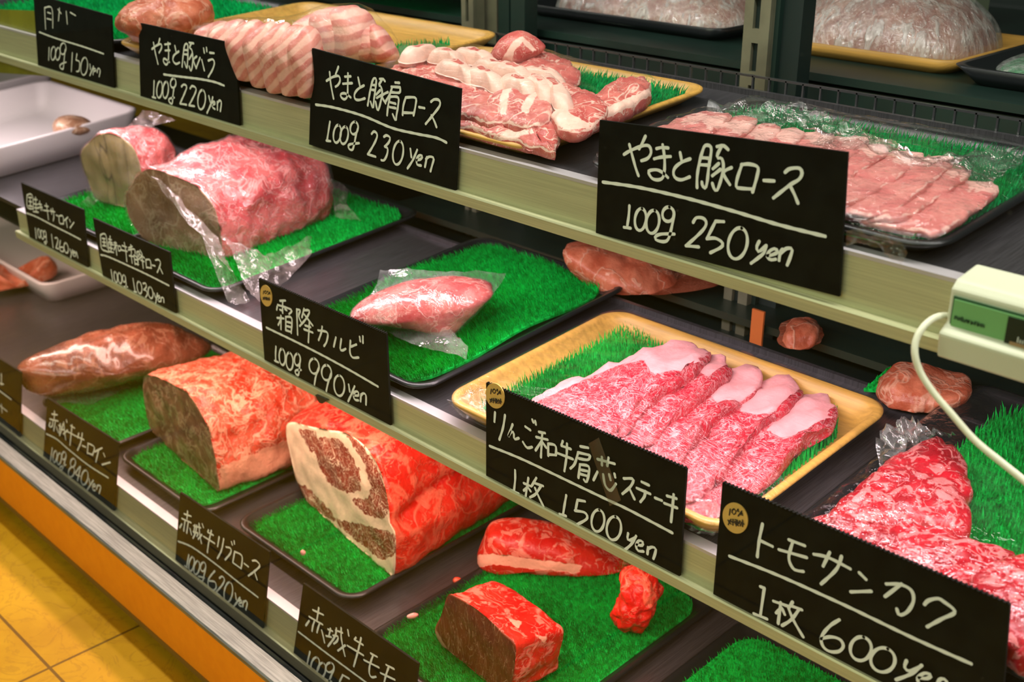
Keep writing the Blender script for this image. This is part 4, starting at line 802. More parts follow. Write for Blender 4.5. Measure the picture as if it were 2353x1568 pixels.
inflate('beef_chunk', [(1402, 1410), (1425, 1365), (1425, 1330), (1460, 1318), (1510, 1330), (1523, 1365), (1500, 1405), (1470, 1440), (1430, 1440)], (1465, 1446), 'BOT', .036, RAW, 'small crumpled dark red beef chunk right of the round block', 'meat', .009, disp=.0055, dsc=60., seed=33.)
inflate('meat_scrap', [(1040, 1336), (1046, 1328), (1058, 1330), (1062, 1340), (1052, 1345)], (1050, 1346), 'BOT', .006, RAW, 'tiny pink meat scrap on the dark shelf above the round block', 'meat scrap', .001, disp=.0004, n=24, rings=5)
inflate('meat_scrap', [(935, 1416), (950, 1410), (962, 1412), (955, 1420), (938, 1422)], (948, 1423), 'BOT', .005, PINKF, 'tiny pale scrap at the back edge of the round block mat', 'meat scrap', .008, disp=.0003, n=24, rings=5)
inflate('meat_scrap', [(690, 1268), (696, 1264), (703, 1269), (700, 1276), (692, 1276)], (697, 1277), 'BOT', .004, PINKF, 'tiny pale scrap on the mat in front of the rib roast', 'meat scrap', .010, disp=.0003, n=20, rings=5)
RN = (-.412, -.150, .432, .655)
tray('plastic_tray', RN, 'BOT', .008, BLACKPL, 'black plastic tray on the bottom shelf right, under an empty green mat', group='black plastic trays')
grass('grass_mat', rrect(-.402, -.160, .440, .640, .02), 'BOT', .004, 'empty dark green grass mat at the bottom right under the 600 yen sign', .0072, .0024, (), GRASS, (.1, -.45), seed=31, group='green grass mats')

# ------------------------------------------------------------------ things seen behind the shelves
def rear(name, px, ground, yy, depth, mat, label, seed=0., disp=.004, cat='meat'):
    pl = (np.array([0, yy, 0.]), np.array([0, 1., 0])); P = resample([onplane(p, pl) for p in px], 90); c = P.mean(0); V = []; Fc = []
    rings = 12
    for side in (-1, 1):
        for k in (range(rings+1) if side < 0 else range(rings-1, -1, -1)):
            r = math.sin(k/rings*math.pi/2)
            for p in P:
                q = c+(p-c)*r+np.array([0, side*depth*.5*max(0, 1-r*r)**.5, 0]); V.append(q+nrm(q-c+1e-9)*disp*(nz(q, 40, seed)+.5*nz(q, 100, seed+3)))
    n = 90; R = len(V)//n
    for k in range(R-1): Fc += [(k*n+j, (k+1)*n+j, (k+1)*n+(j+1) % n, k*n+(j+1) % n) for j in range(n)]
    return tag(mk(name, V, Fc, mat, None, True, None, {'fat': np.full(len(V), -1.)}), label, cat), V
inflate('beef_joint', [(1295, 578), (1330, 560), (1400, 568), (1480, 590), (1540, 615), (1570, 640), (1680, 655), (1640, 690), (1540, 705), (1460, 712), (1400, 700), (1330, 640)], (1480, 705), 'MID', .08, CHUCKR, 'tan-pink meat joint half hidden under the top shelf rail', 'meat', .003, disp=.004, seed=37., push=.06)
tag(inflate('meat_block', [(1783, 812), (1795, 775), (1822, 738), (1880, 752), (1872, 800), (1880, 838), (1830, 838), (1790, 825)], (1835, 842), 'MID', .05, CHUCKR, 'dark orange-red meat block in the shadows behind the gold tray', 'meat', .0, disp=.004, seed=39., push=.05, power=.3))
inflate('meat_block', [(2005, 905), (2040, 858), (2100, 852), (2170, 872), (2230, 880), (2215, 915), (2150, 940), (2080, 935)], (2120, 940), 'MID', .05, CHUCKR, 'flat orange-red meat block on green mat behind the middle shelf', 'meat', .004, disp=.003, seed=41., push=.02, power=.3)
b = MB(); p, q_ = onY((1732, 708), .709), onY((1752, 795), .709); b.box(p[0], q_[0], .707, .709, q_[2]-.03, p[2]); tag(b.mk('shelf_tag', plain('orange_tag', (.50, .13, .03), .5)), 'narrow orange upright strip in the shadows behind the gold tray', 'tag')
b = MB(); p, q_ = onY((1972, 772), .95), onY((2062, 826), .95); b.box(p[0], q_[0], .93, .95, q_[2], p[2]); tag(b.mk('plastic_box', plain('teal_plastic', (.015, .13, .10), .4)), 'blurred teal plastic box in the shadows behind the middle shelf', 'box')
grass('grass_mat', np.array([bp(p, 'MID', .003)[:2] for p in [(1985, 900), (2040, 850), (2110, 846), (2070, 905)]]), 'MID', .004, 'small dark green mat edge beside the flat meat block behind the middle shelf', .0035, .0030, (), GRASS, seed=35, group='green grass mats')
b = MB(); b.box(XL, XR, .712, .775, -.395, -.372); b.mk('rear_ledge', DARK, case)
b = MB(); b.box(-.9, XR, .712, 1.2, -.352, -.346); b.mk('rear_ledge', DARKG, case)
# wrapped trays on the rear counter
def rtray(x0, x1, y0, y1, mat, label, h=.012, z=-.176):
    prof = [(.012, 0), (.0, h), (.005, h), (.016, .003)]; V = []; Fc = []
    for ins, zz in prof:
        P = rrect(x0+ins, x1-ins, y0+ins, y1-ins, .015); n = len(P); V += [(x, y, z+zz) for x, y in P]
    for k in range(3): Fc += [(k*n+j, k*n+(j+1) % n, (k+1)*n+(j+1) % n, (k+1)*n+j) for j in range(n)]
    Fc += [tuple(range(n))[::-1], tuple(range(3*n, 4*n))]
    return tag(mk('foam_tray', V, Fc, mat), label, 'tray', 'trays on the rear counter')
ta = rtray(-.60, -.41, .86, 1.02, GOLD, 'gold tray of domed film-wrapped meat on the rear counter, right of the slotted upright')
def dome(name, x0, x1, y0, y1, z, hh, mat, label, cat, parent=None, sc=1., seed=0., disp=.003):
    V = []; Fc = []; n = 72; m = 16
    for k in range(m+1):
        a = k/m*math.pi/2
        for j in range(n):
            t = 2*math.pi*j/n; e = .75; cx, cy = math.cos(t), math.sin(t)
            x = (x0+x1)/2+(x1-x0)/2*sc*math.cos(a)*math.copysign(abs(cx)**e, cx); y = (y0+y1)/2+(y1-y0)/2*sc*math.cos(a)*math.copysign(abs(cy)**e, cy); q = np.array([x, y, z+hh*sc*math.sin(a)])
            q = q+np.array([0, 0, 1])*disp*nz(q, 30, seed)*math.sin(a); V.append(q)
    for k in range(m): Fc += [(k*n+j, k*n+(j+1) % n, (k+1)*n+(j+1) % n, (k+1)*n+j) for j in range(n)]
    Fc.append(tuple(range(n))[::-1])
    o = mk(name, V, Fc, mat, parent, True, None, {'fat': np.full(len(V), -1.)})
    return tag(o, label, cat)
FILMB = film('rear_film', .26, .3, (1, 1, 1), 22., 1., (3, 3, .4), .10, (.8, .85, .8))  # pale haze streaks stand in for highlights on the crumpled film
DULL = meat('dull_wrapped_meat', (.36, .12, .09), (.48, .22, .16), (.66, .46, .38), ((24, .0, .03, .6),), .35, .5, zone=False)
dm = dome('wrapped_meat', -.588, -.425, .872, 1.008, -.171, .052, DULL, 'domed film-wrapped brownish meat heap on the rear counter', 'meat', seed=1.)
dome('film_wrap', -.590, -.421, .868, 1.012, -.1715, .055, FILMB, None, None, dm, 1., 1.)
tb = rtray(-.405, -.20, .84, 1.02, BLACKPL, 'black tray of film-wrapped flat meat at the right end of the rear counter', .014)
dm = dome('wrapped_meat', -.395, -.21, .855, 1.005, -.170, .012, GRASSB, 'flat film-wrapped green lined pack at the right end of the rear counter', 'meat', seed=5., disp=.002)
dome('film_wrap', -.398, -.207, .852, 1.008, -.1695, .0145, FILMB, None, None, dm, 1., 5.)
tc = rtray(-.875, -.625, .86, 1.02, BLACKPL, 'black tray of film-wrapped meat on the rear counter, left of the slotted upright')
dm = dome('wrapped_meat', -.865, -.64, .872, 1.008, -.172, .045, DULL, 'film-wrapped meat heap on the rear counter left of the slotted upright', 'meat', seed=9.)
dome('film_wrap', -.867, -.638, .868, 1.012, -.1725, .048, FILMB, None, None, dm, 1., 9.)
# pale meat on a white tray at the lower far left
tray('foam_tray', (-1.80, -1.42, .56, .76), 'BOT', .030, FOAMW, 'white foam tray of orange-pink meat at the lower far left', r=.02, group='white foam trays')
inflate('meat_piece', [(-40, 600), (20, 640), (60, 632), (85, 605), (110, 590), (130, 612), (120, 640), (60, 668), (-40, 690)], (50, 680), 'BOT', .06, CHUCKR, 'blurred orange-pink meat at the lower far left under the 1260 yen sign', 'meat', .012, disp=.003, seed=43., push=.06)
# ------------------------------------------------------------------ price signs (strokes as [zoomed x, y] of each sign)
yT, yM, yB = .4865, .4545, .4115
PCT = lambda x, y, s: [[(x-1.6*s, y-.9*s), (x-1.9*s, y+.9*s)], E(x-.5*s, y-.1*s, .62*s, .85*s), E(x+.75*s, y-.35*s, .36*s, .5*s), [(x+1.9*s, y-.3*s), (x+.8*s, y+1.2*s)], E(x+1.9*s, y+.75*s, .36*s, .5*s)]
TAI = lambda x, y, s: [[(x-2.2*s, y-.5*s), (x-1.2*s, y-.2*s)], [(x-1.3*s, y-.8*s), (x-2.1*s, y+.8*s)], [(x-2.0*s, y-.1*s), (x-1.3*s, y+.6*s)], [(x-1.1*s, y), (x-.4*s, y+.1*s)], [(x-.7*s, y-.8*s), (x-.75*s, y+.9*s)],
  [(x-.1*s, y-.7*s), (x+.6*s, y-.5*s)], [(x-.2*s, y-.2*s), (x+.8*s, y)], [(x-.1*s, y-.2*s), (x-.1*s, y+.5*s), (x+.8*s, y+.6*s), (x+.8*s, y)], [(x+.35*s, y-.2*s), (x+.2*s, y+1.1*s)], [(x+.3*s, y+.6*s), (x+.9*s, y+1.1*s)],
  [(x+1.3*s, y-.4*s), (x+1.1*s, y+.4*s)], [(x+1.3*s, y-.1*s), (x+1.8*s, y), (x+1.4*s, y+1.1*s)], [(x+2.1*s, y-.6*s), (x+2.1*s, y+1.3*s)], [(x+2.1*s, y+.2*s), (x+2.5*s, y+.6*s)]]
S250 = [[(275,318),(330,285),(430,245),(490,245),(508,300),(480,350),(425,372)],[(460,160),(430,225),(405,270)],[(322,232),(345,320),(375,430),(400,500)],
 [(555,268),(600,258),(655,262)],[(535,355),(600,340),(675,335)],[(608,235),(622,330),(625,430),(612,510),(575,535),(520,525),(487,475),(500,455),(560,450),(610,475),(652,515)],
 [(758,302),(770,365)],[(845,355),(770,385),(715,430),(700,480),(720,520),(770,535),(840,510)],
 [(903,602),(905,500),(925,380),(950,290),(972,242),(1015,245),(1025,290),(1005,420),(990,550),(975,605),(950,585),(945,555)],[(945,345),(1000,350)],[(930,405),(1010,410)],
 [(1075,250),(1130,242),(1170,275)],[(1110,255),(1078,320),(1085,350),(1115,350),(1130,420),(1110,530),(1075,625),(1050,610),(1035,565)],[(1090,395),(1040,440)],[(1105,445),(1035,500)],[(1200,430),(1130,475),(1185,575)],
 [(1290,402),(1250,520),(1240,590),(1260,605),(1385,615)],[(1285,405),(1350,400),(1425,425),(1420,500),(1380,640)],[(1478,540),(1565,545)],
 [(1660,470),(1700,440),(1780,435),(1805,475),(1780,530),(1700,580),(1560,690)],[(1700,580),(1740,660),(1770,735)],
 [(325,757),(318,850),(305,935)],[(278,942),(335,950)],E(420,875,48,95,6),E(525,895,55,100,8),E(658,830,50,62,6),[(708,830),(690,930),(660,1040),(620,1065),(555,1050),(550,1020),(600,1000),(710,1000)],
 [(872,900),(900,860),(960,865),(985,905),(960,960),(880,1040),(810,1100)],[(810,1100),(920,1110)],[(1135,893),(1065,890)],[(1065,890),(1020,980),(990,1040)],[(990,1040),(1060,1035),(1120,1070),(1115,1110),(1020,1160)],E(1255,1080,80,135,12),
 [(1440,1062),(1418,1110),(1435,1150),(1500,1098)],[(1500,1098),(1480,1160),(1430,1205),(1370,1250)],[(1510,1185),(1560,1175),(1600,1150),(1570,1125),(1525,1150),(1510,1195),(1540,1220),(1580,1215)],[(1610,1225),(1620,1160),(1640,1130)],[(1625,1165),(1670,1125),(1722,1128),(1705,1200),(1680,1265)]]
sign([(1378,276),(1947,350),(1928,682),(1369,536)], yT, (1360,270), 3.7333, S250, [[(95,555),(400,600),(800,690),(1200,800),(1600,920),(2000,1020)]], 'black price sign reading 100g 250 yen on the top shelf rail', .0009)
S230 = [[(225,385),(290,345),(350,335),(365,380),(345,425),(318,445)],[(348,240),(320,315)],[(258,295),(270,420),(298,568)],[(415,342),(475,338)],[(395,415),(490,408)],[(447,308),(445,420),(440,540),(410,575),(375,550),(375,520),(420,515),(475,555)],
 [(552,352),(570,440)],[(612,432),(550,470),(515,520),(520,570),(560,582),(622,565)],[(650,638),(670,520),(690,420),(712,362),(738,370),(730,470),(715,580),(705,662),(680,600)],[(690,425),(725,430)],[(680,475),(720,480)],[(775,365),(810,365),(828,388)],[(800,370),(765,430),(785,440),(800,500),(785,600),(755,690),(732,600)],[(780,480),(740,525)],[(795,530),(745,560)],[(860,500),(800,540),(835,615)],
 [(935,402),(978,405)],[(895,445),(985,450)],[(905,445),(880,520),(835,600)],[(985,450),(980,505),(890,500)],[(880,545),(860,660),(852,738)],[(880,548),(965,555),(965,640),(950,730),(940,790),(910,730)],[(885,605),(940,620)],[(880,655),(940,665)],
 [(1045,555),(1020,640),(1012,735)],[(1045,555),(1145,560),(1145,640),(1125,740)],[(1025,712),(1120,715)],[(1182,655),(1238,665)],[(1305,600),(1340,575),(1390,585),(1395,640),(1330,730),(1250,828)],[(1310,740),(1340,800),(1362,860)],
 [(265,805),(250,900),(235,1000)],[(228,1000),(270,1005)],E(340,930,38,92,8),E(412,945,40,90,8),E(515,870,40,65,8),[(550,880),(530,960),(515,1040),(495,1095),(460,1080),(465,1040),(565,1025)],
 [(695,930),(720,905),(750,930),(745,980),(700,1070),(655,1140)],[(655,1140),(735,1165)],[(822,960),(850,945),(885,970),(870,1020),(830,1060)],[(830,1060),(860,1080),(855,1140),(825,1200),(795,1200)],E(968,1125,52,122,8),
 [(1095,1085),(1105,1170)],[(1165,1095),(1120,1200),(1065,1285)],[(1160,1200),(1200,1190),(1220,1160),(1190,1150),(1160,1190),(1165,1245),(1205,1255)],[(1245,1270),(1265,1170)],[(1255,1190),(1290,1165),(1335,1180),(1320,1250),(1302,1315)]]
sign([(717,111),(1058,204),(1046,440),(710,332)], yT, (700,100), 4.481, S230, [[(115,630),(300,660),(600,745),(900,870),(1150,930),(1350,970),(1460,1020)]], 'black price sign reading 100g 230 yen on the top shelf rail', .00088)
S220 = [[(235,440),(300,390),(360,370),(370,420),(335,490)],[(345,295),(325,370)],[(258,350),(285,500),(320,645)],[(415,375),(490,365)],[(420,460),(485,455)],[(460,350),(468,500),(460,620),(430,655),(395,610),(410,570),(480,620)],[(555,395),(570,470)],[(610,470),(540,530),(530,600),(570,645),(620,625)],
 [(655,685),(670,520),(690,390),(720,365),(735,400),(735,560),(720,700),(690,620)],[(680,450),(730,455)],[(680,510),(730,515)],[(755,350),(815,360)],[(785,360),(760,420),(790,450),(805,560),(795,690),(775,740),(755,680)],[(800,500),(755,580)],[(860,540),(815,590),(850,700)],[(905,560),(850,705)],[(930,590),(965,735)],[(955,430),(965,490)],[(995,420),(1000,470)],
 [(1040,490),(1100,495)],[(1020,600),(1080,580),(1105,630),(1080,720),(1020,825)],[(270,880),(262,1110)],[(245,1105),(290,1115)],E(345,1000,38,115,5),E(430,1005,38,115,5),E(535,910,38,65,5),[(545,975),(530,1100),(520,1195),(480,1170),(480,1130),(550,1110)],
 [(650,960),(680,930),(720,950),(710,1010),(630,1195)],[(630,1195),(720,1210)],[(770,985),(800,950),(850,980),(840,1050),(755,1220)],[(755,1220),(830,1230)],E(930,1140,52,135,5),[(1030,1090),(1050,1170)],[(1085,1105),(1060,1200),(1005,1325)],[(1080,1210),(1115,1200),(1110,1165),(1085,1180),(1080,1240),(1115,1270)],[(1150,1280),(1150,1170)],[(1150,1190),(1180,1150),(1205,1180),(1190,1300)]]
sign([(318,52),(541,101),(551,298),(323,235)], yT, (310,40), 6.0308, S220, [[(400,790),(500,805),(700,830),(900,855),(1100,895),(1235,945)]], 'black price sign reading 100g 220 yen on the top shelf rail', .00088)
S150 = [[(430,80),(440,280)],[(430,75),(500,80),(510,270)],[(460,120),(490,130)],[(455,180),(495,190)],[(560,90),(590,130)],[(575,80),(565,200)],[(640,110),(650,230)],[(680,120),(730,150)],[(475,460),(470,580)],E(515,515,22,65,5),E(560,520,22,60,5),E(610,470,28,55,5),[(630,480),(620,580),(610,665),(580,650),(590,620),(640,600)],[(700,510),(690,690)],[(745,520),(735,580)],[(735,580),(770,600),(765,680),(740,690)],E(815,640,32,85,5),[(870,620),(875,670)],[(905,640),(870,730)],[(905,690),(930,680),(910,660),(900,720)],[(940,700),(950,660),(970,680),(960,740)]]
sign([(76,-14),(255,36),(262,205),(88,160)], yT, (0,0), 4.2018, S150, [[(380,310),(540,370),(800,450),(1000,520)]], 'blurred black price sign reading 100g 150 yen at the left of the top rail', .0007)
S1260 = [[(150,270),(155,450),(250,480)],[(150,265),(200,245),(240,290),(250,470)],[(175,300),(225,300)],[(180,360),(225,370)],[(200,300),(205,430)],[(170,430),(235,440)],[(260,330),(310,335)],[(285,295),(290,400)],[(260,400),(320,410)],[(270,460),(330,470)],[(290,400),(295,510)],[(250,520),(330,530)],[(330,400),(380,410)],[(350,355),(370,500)],[(385,440),(390,500)],[(320,460),(390,450)],[(430,430),(485,440)],[(410,500),(495,510)],[(455,395),(475,530),(490,645)],
 [(515,510),(590,525)],[(530,480),(540,560)],[(555,470),(575,580),(565,665)],[(610,575),(640,590)],[(655,590),(665,700),(730,710)],[(660,590),(715,590),(730,690)],[(795,610),(740,660)],[(765,640),(785,765)],[(820,645),(835,680)],[(890,690),(830,775)],[(285,780),(300,940)],E(345,860,20,70,-8),E(395,880,22,70,-8),E(435,870,20,50,-5),[(455,890),(460,970),(450,1030),(425,1000),(470,990)],
 [(540,880),(565,1085)],[(595,935),(625,930),(640,975),(610,1090)],[(610,1090),(650,1105)],[(680,975),(665,1080),(690,1140),(730,1140),(725,1080),(675,1080)],E(770,1090,32,80,-8),[(830,1110),(850,1170)],[(870,1120),(840,1240)],[(880,1180),(910,1160),(890,1140),(875,1190),(900,1220)],[(920,1220),(930,1150),(955,1240)]]
sign([(48,420),(191,482),(203,630),(70,558)], yM, (40,410), 6.8167, S1260, [[(145,545),(300,605),(550,735),(800,860),(990,960)]], 'black price sign reading 100g 1260 yen at the left end of the middle rail', .0008)
S1030 = [[(155,310),(165,470),(200,520)],[(155,305),(200,285),(235,320),(250,480)],[(180,350),(220,355)],[(185,400),(225,405)],[(205,350),(210,450)],[(185,450),(230,455)],[(190,510),(270,540)],[(270,360),(310,370)],[(290,320),(290,400)],[(270,400),(320,410)],[(290,430),(330,440)],[(280,480),(325,490)],[(300,400),(305,530)],[(275,530),(340,545)],[(270,400),(270,520)],[(345,410),(380,415)],[(345,440),(395,450)],[(365,400),(385,580)],[(365,460),(345,510)],[(400,460),(410,520),(440,510),(435,460),(400,460)],
 [(460,450),(520,470)],[(450,510),(530,530)],[(490,410),(510,520),(525,670)],[(550,480),(600,460)],[(545,510),(630,500),(640,560)],[(580,440),(590,550)],[(560,590),(620,600)],[(585,570),(600,690)],[(625,580),(640,710)],[(625,580),(670,620),(680,720)],[(635,640),(675,650)],[(640,700),(690,710)],[(665,540),(685,680)],[(665,540),(700,530),(690,600)],[(710,515),(740,580),(690,640)],[(710,570),(770,620)],[(720,650),(765,670)],[(740,620),(755,760)],
 [(790,650),(800,755)],[(790,645),(850,650),(865,760)],[(800,750),(870,760)],[(880,720),(920,730)],[(925,650),(970,645),(995,690),(975,760),(950,820)],[(985,750),(1025,835)],[(310,785),(335,950)],E(375,885,22,75,-8),E(432,900,25,75,-8),E(490,905,22,50,-5),[(515,920),(520,1000),(510,1050),(490,1020),(540,1020)],
 [(615,905),(645,1090)],[(630,1085),(665,1090)],E(705,1030,32,85,-8),[(755,975),(790,970),(800,1020),(765,1060)],[(765,1060),(800,1075),(815,1120),(790,1165)],E(860,1100,32,80,-8),[(910,1110),(930,1170)],[(955,1110),(930,1250)],[(960,1180),(990,1170),(980,1140),(960,1160),(970,1220),(1000,1220)],[(1005,1220),(1010,1170),(1040,1175),(1045,1235)]]
sign([(213,501),(389,580),(406,737),(238,644)], yM, (205,490), 6.0318, S1030, [[(160,580),(250,600),(500,710),(800,850),(1105,1005)]], 'black price sign reading 100g 1030 yen on the middle rail', .0008)
S990 = [[(415,248),(465,245)],[(390,300),(385,330)],[(395,285),(520,330),(500,370)],[(440,260),(440,360)],[(415,330),(430,335)],[(462,325),(478,335)],[(390,405),(450,410)],[(425,385),(425,510)],[(425,420),(400,470)],[(470,395),(470,520)],[(470,395),(525,410),(520,545)],[(475,440),(515,450)],[(475,480),(515,490)],[(475,520),(520,535)],
 [(572,325),(580,560)],[(575,328),(605,335),(590,385),(610,440)],[(640,320),(620,400)],[(635,335),(690,340),(660,410),(600,480)],[(640,370),(720,475)],[(650,475),(700,490)],[(640,510),(720,540)],[(690,440),(680,630)],[(770,520),(855,540),(850,620),(825,665)],[(808,485),(800,540),(775,610)],[(935,585),(915,670)],[(985,600),(975,690),(995,705),(1025,690)],[(1070,615),(1065,720),(1090,770),(1145,770)],[(1075,670),(1125,650)],[(1155,580),(1160,620)],[(1185,575),(1185,635)],
 [(382,670),(378,740),(380,800)],[(370,800),(405,815)],E(440,765,28,75,-3),E(508,805,32,80,-3),E(580,790,28,55,0),[(605,800),(600,860),(590,930),(565,920),(565,890),(615,885)],E(735,850,45,70,-5),[(775,870),(750,950),(738,1020)],E(850,910,45,70,-3),[(892,920),(865,1000),(848,1080)],E(968,1030,48,95,-3),
 [(1055,1020),(1065,1085)],[(1110,1035),(1080,1110),(1050,1175)],[(1105,1120),(1145,1120),(1140,1085),(1110,1090),(1100,1130),(1115,1160),(1145,1165)],[(1165,1175),(1170,1110)],[(1170,1120),(1190,1100),(1215,1120),(1215,1205)]]
sign([(594,641),(887,768),(898,993),(609,847)], yM, (540,630), 4.02, S990, [[(290,495),(650,670),(1000,855),(1320,1040)]], 'black price sign reading 100g 990 yen with a tan sticker', .0009, [((290,200,52,100,-10), PCT(290,170,16)+TAI(288,225,14))], None, True, [(724,908),(752,920),(741,928),(733,926)])
S1500 = [[(90,255),(85,325)],[(165,275),(150,370),(122,460)],[(222,345),(188,440),(212,402),(230,410),(235,455),(268,448)],[(318,362),(355,388)],[(300,478),(330,520),(368,515)],[(370,310),(378,330)],[(392,320),(397,345)],[(420,402),(465,410)],[(400,440),(485,460)],[(445,410),(440,500),(435,592)],[(440,470),(395,540)],[(445,475),(475,520)],[(490,490),(490,580)],[(490,490),(545,505),(548,575)],[(490,570),(545,575)],
 [(600,470),(590,500)],[(590,505),(660,530)],[(560,560),(675,605)],[(632,490),(628,590),(612,695)],[(733,510),(790,520)],[(715,555),(800,575)],[(805,580),(790,610),(720,600)],[(715,560),(690,640),(658,675)],[(730,645),(718,745)],[(730,645),(795,660),(795,720),(778,778),(760,760)],[(735,685),(785,695)],[(730,715),(780,730)],[(862,605),(990,640)],[(895,590),(895,650)],[(945,595),(935,655)],[(862,700),(832,762)],[(905,720),(920,800),(960,840),(1000,790)],[(950,720),(960,760)],[(990,715),(995,740)],
 [(1060,750),(1130,755),(1110,810),(1050,865)],[(1100,820),(1140,905)],[(1195,775),(1248,800)],[(1158,822),(1258,865)],[(1222,845),(1215,885),(1185,925)],[(1295,895),(1345,915)],[(1385,880),(1455,900)],[(1365,935),(1460,970)],[(1435,870),(1425,980),(1415,1075)],[(245,688),(245,760),(235,855)],[(212,838),(272,862)],[(310,785),(365,808)],[(345,745),(325,880)],[(340,810),(310,840)],[(345,820),(362,845)],[(405,745),(370,805)],[(395,785),(455,805)],[(440,805),(400,865),(358,890)],[(395,820),(425,890),(460,960)],
 [(630,875),(615,960),(605,1025)],[(580,1015),(628,1030)],[(770,920),(715,910)],[(715,910),(700,985)],[(695,990),(770,1005),(785,1050),(710,1095)],E(868,1065,48,82,5),E(988,1122,54,88,5),[(1095,1160),(1090,1200),(1110,1212),(1150,1190)],[(1155,1180),(1120,1240),(1070,1285)],[(1160,1245),(1200,1250),(1205,1225),(1175,1215),(1155,1255),(1170,1290),(1210,1295)],[(1240,1315),(1245,1265)],[(1245,1275),(1275,1262),(1302,1275),(1298,1310),(1285,1350)]]
sign([(1117,880),(1577,1078),(1560,1340),(1117,1110)], yM, (1110,870), 3.26667, S1500, [[(50,508),(300,610),(700,800),(930,910),(1100,990),(1420,1160)]], 'black price sign reading 1500 yen each with taped corner and tan sticker', .0009, [((92,130,68,97,-15), PCT(92,98,19)+TAI(92,165,19))], [(790,490),(868,445),(1035,915),(950,960)], True)
S600 = [[(370,345),(345,470),(330,595)],[(350,470),(445,515)],[(570,465),(690,510)],[(495,540),(705,600)],[(600,480),(570,600),(600,680),(640,700),(680,705)],[(760,575),(870,600),(1035,685)],[(880,560),(830,665)],[(970,590),(930,690),(815,800)],[(1105,715),(1155,765)],[(1040,860),(1195,855)],[(1310,800),(1420,805),(1500,850),(1515,930),(1470,1010),(1410,1035),(1390,990)],[(1425,800),(1300,895)],[(1600,955),(1630,925),(1700,910),(1740,930),(1830,1010),(1730,1065),(1620,1125)],
 [(355,820),(385,830)],[(385,830),(355,1040)],[(305,1025),(405,1065)],[(455,930),(570,970)],[(510,940),(490,1100)],[(515,980),(475,1020)],[(520,985),(540,1030)],[(600,935),(570,985)],[(590,965),(670,995)],[(650,990),(590,1070),(520,1115)],[(570,985),(610,1080),(680,1200)],[(955,1070),(880,1120),(820,1200),(830,1270),(880,1310),(950,1310),(985,1270),(960,1220),(890,1200),(815,1215)],E(1118,1290,80,90,10),E(1285,1375,92,92,20),
 [(1465,1380),(1450,1430),(1490,1460),(1570,1425)],[(1580,1415),(1500,1480),(1385,1525)],[(1560,1510),(1620,1515),(1650,1490),(1600,1475),(1550,1515),(1570,1560),(1640,1570)],[(1690,1590),(1720,1520),(1770,1540),(1740,1640)]]
sign([(1660,1109),(2320,1390),(2294,1732),(1637,1386)], yM, (1640,1100), 3.3001, S600, [[(120,590),(500,740),(1000,965),(1500,1205),(1950,1405)]], 'largest black price sign reading 600 yen each with a tan sticker', .0009, [((165,300,92,120,-20), PCT(165,255,25)+TAI(165,330,26))], None, True)
S840 = [[(135,235),(205,245)],[(170,200),(165,300)],[(110,300),(215,325)],[(150,320),(140,390),(110,400)],[(180,330),(160,450)],[(115,340),(98,390)],[(195,400),(215,470)],[(225,380),(255,400)],[(245,360),(230,480)],[(280,360),(260,440),(235,510)],[(290,340),(300,460),(315,565)],[(325,310),(330,340)],[(340,440),(285,490)],[(250,430),(300,440)],[(380,385),(430,415)],[(330,455),(415,500)],[(398,375),(385,500),(370,635)],[(420,505),(550,565)],[(485,480),(470,540)],[(530,480),(510,600),(468,700)],[(530,640),(575,660)],[(605,610),(595,740)],[(605,610),(685,660),(660,765)],[(598,735),(665,760)],[(785,670),(690,720)],[(740,700),(705,850)],[(805,740),(820,780)],[(785,885),(890,855)],
 [(145,670),(120,835)],E(180,780,25,75,8),E(235,810,27,75,8),E(295,770,27,50,8),[(320,790),(295,880),(265,955),(245,920),(320,885)],E(412,860,32,55,10),E(392,980,38,65,15),[(500,910),(445,1000),(500,1030)],[(510,910),(470,1090)],E(562,1050,42,95,10),[(620,1065),(630,1130)],[(675,1085),(595,1210)],[(665,1170),(700,1160),(690,1130),(665,1160),(670,1210),(700,1215)],[(715,1200),(730,1150)],[(730,1150),(770,1165),(750,1255)]]
sign([(109,915),(272,1018),(259,1200),(98,1066)], yB, (95,910), 5.6, S840, [[(65,490),(200,560),(350,690),(600,890),(860,1055)]], 'black price sign reading 100g 840 yen on the bottom rail', .0009)
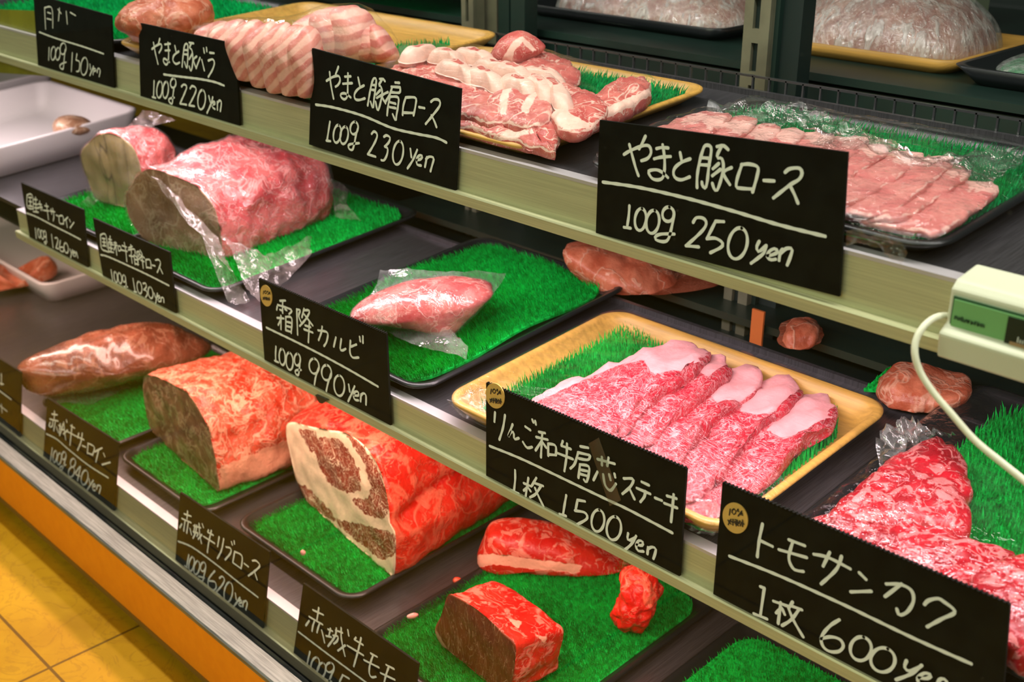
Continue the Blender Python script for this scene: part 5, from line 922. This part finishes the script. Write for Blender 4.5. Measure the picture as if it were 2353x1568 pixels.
S620 = [[(110,245),(185,270)],[(148,215),(140,300)],[(85,295),(185,340)],[(120,320),(105,430)],[(155,335),(138,455)],[(85,355),(62,395)],[(175,405),(190,470)],[(215,375),(240,385)],[(230,365),(215,450)],[(210,440),(245,445)],[(255,385),(290,395)],[(250,370),(235,450),(208,510)],[(240,450),(265,455),(250,490)],[(275,350),(280,450),(300,565)],[(305,470),(265,520)],[(310,355),(322,390)],[(378,420),(370,445)],[(370,445),(430,475)],[(325,490),(445,565)],[(410,425),(380,560),(365,665)],[(495,495),(478,600)],[(545,515),(520,640),(475,730)],[(570,605),(620,620),(620,670),(560,745)],[(630,550),(638,580)],[(660,540),(662,570)],[(665,655),(645,770)],[(665,655),(745,705),(735,840)],[(645,775),(735,840)],[(770,785),(815,820)],[(860,755),(900,755),(940,805),(900,855),(815,920)],[(880,865),(910,960)],
 [(165,690),(140,825)],[(120,810),(150,830)],E(195,790,28,78,10),E(252,830,30,75,10),E(322,820,28,50,8),[(350,830),(335,900),(315,975),(270,960)],[(270,925),(335,940)],[(450,865),(390,940),(375,1010),(400,1065),(440,1075),(465,1040),(450,985),(390,975)],[(500,945),(530,925),(555,960),(530,1020),(465,1095)],[(465,1095),(510,1135)],E(598,1098,45,110,8),[(675,1110),(685,1180)],[(725,1155),(690,1210),(655,1255)],[(710,1215),(745,1210),(735,1180),(710,1205),(715,1240),(740,1250)],[(755,1255),(765,1195)],[(765,1205),(790,1190),(805,1215),(790,1290)]]
sign([(414,1132),(619,1269),(602,1462),(401,1312)], yB, (400,1130), 4.752, S620, [[(45,545),(200,610),(450,790),(700,990),(915,1155)]], 'black price sign reading 100g 620 yen on the bottom rail', .0009)
SMO = [[(700,485),(840,550)],[(780,455),(755,615)],[(650,575),(830,680)],[(720,640),(700,700),(688,770)],[(790,670),(770,730),(755,790)],[(650,630),(605,695)],[(820,760),(840,840),(858,925)],[(905,745),(965,770)],[(940,735),(915,845)],[(880,835),(950,850)],[(1010,760),(1100,790)],[(1020,730),(1000,840),(905,975)],[(975,830),(1040,840),(1030,900),(985,940)],[(1085,725),(1085,850),(1110,1000),(1135,1105)],[(1140,960),(1040,1035)],[(1175,755),(1187,830)],
 [(1285,855),(1265,885)],[(1265,885),(1380,955)],[(1170,965),(1385,1095)],[(1355,860),(1310,1050),(1255,1245)],[(1485,1070),(1570,1115)],[(1395,1160),(1595,1260)],[(1515,1100),(1475,1220),(1465,1330),(1495,1390),(1555,1385)],[(1695,1225),(1800,1280)],[(1620,1335),(1810,1425)],[(1730,1250),(1690,1370),(1670,1480),(1700,1560)],
 [(665,1045),(640,1150),(615,1270)],[(585,1245),(640,1290)],E(735,1230,55,110,12),E(820,1300,55,105,12),E(935,1260,55,65,10),[(990,1280),(940,1400),(900,1480),(840,1420),(960,1450)],[(1195,1410),(1110,1360)],[(1110,1360),(1065,1480),(1150,1520)]]
sign([(697,1341),(961,1526),(938,1720),(671,1525)], yB, (600,1320), 5.8825, SMO, [[(505,780),(900,1080),(1400,1450),(1600,1600)]], 'black price sign cut off by the photo bottom, in front of the red round block', .0009)
SLF = [[(0,570),(25,575)],[(10,500),(10,580)],[(-20,610),(80,685)],[(0,730),(50,770)],[(10,720),(15,780)]]
sign([(-70,782),(48,856),(45,1020),(-70,945)], yB, (0,700), 3.1375, SLF[:2]+SLF[3:], [SLF[2]], 'blurred black price sign cut off by the left photo edge on the bottom rail', .0009)
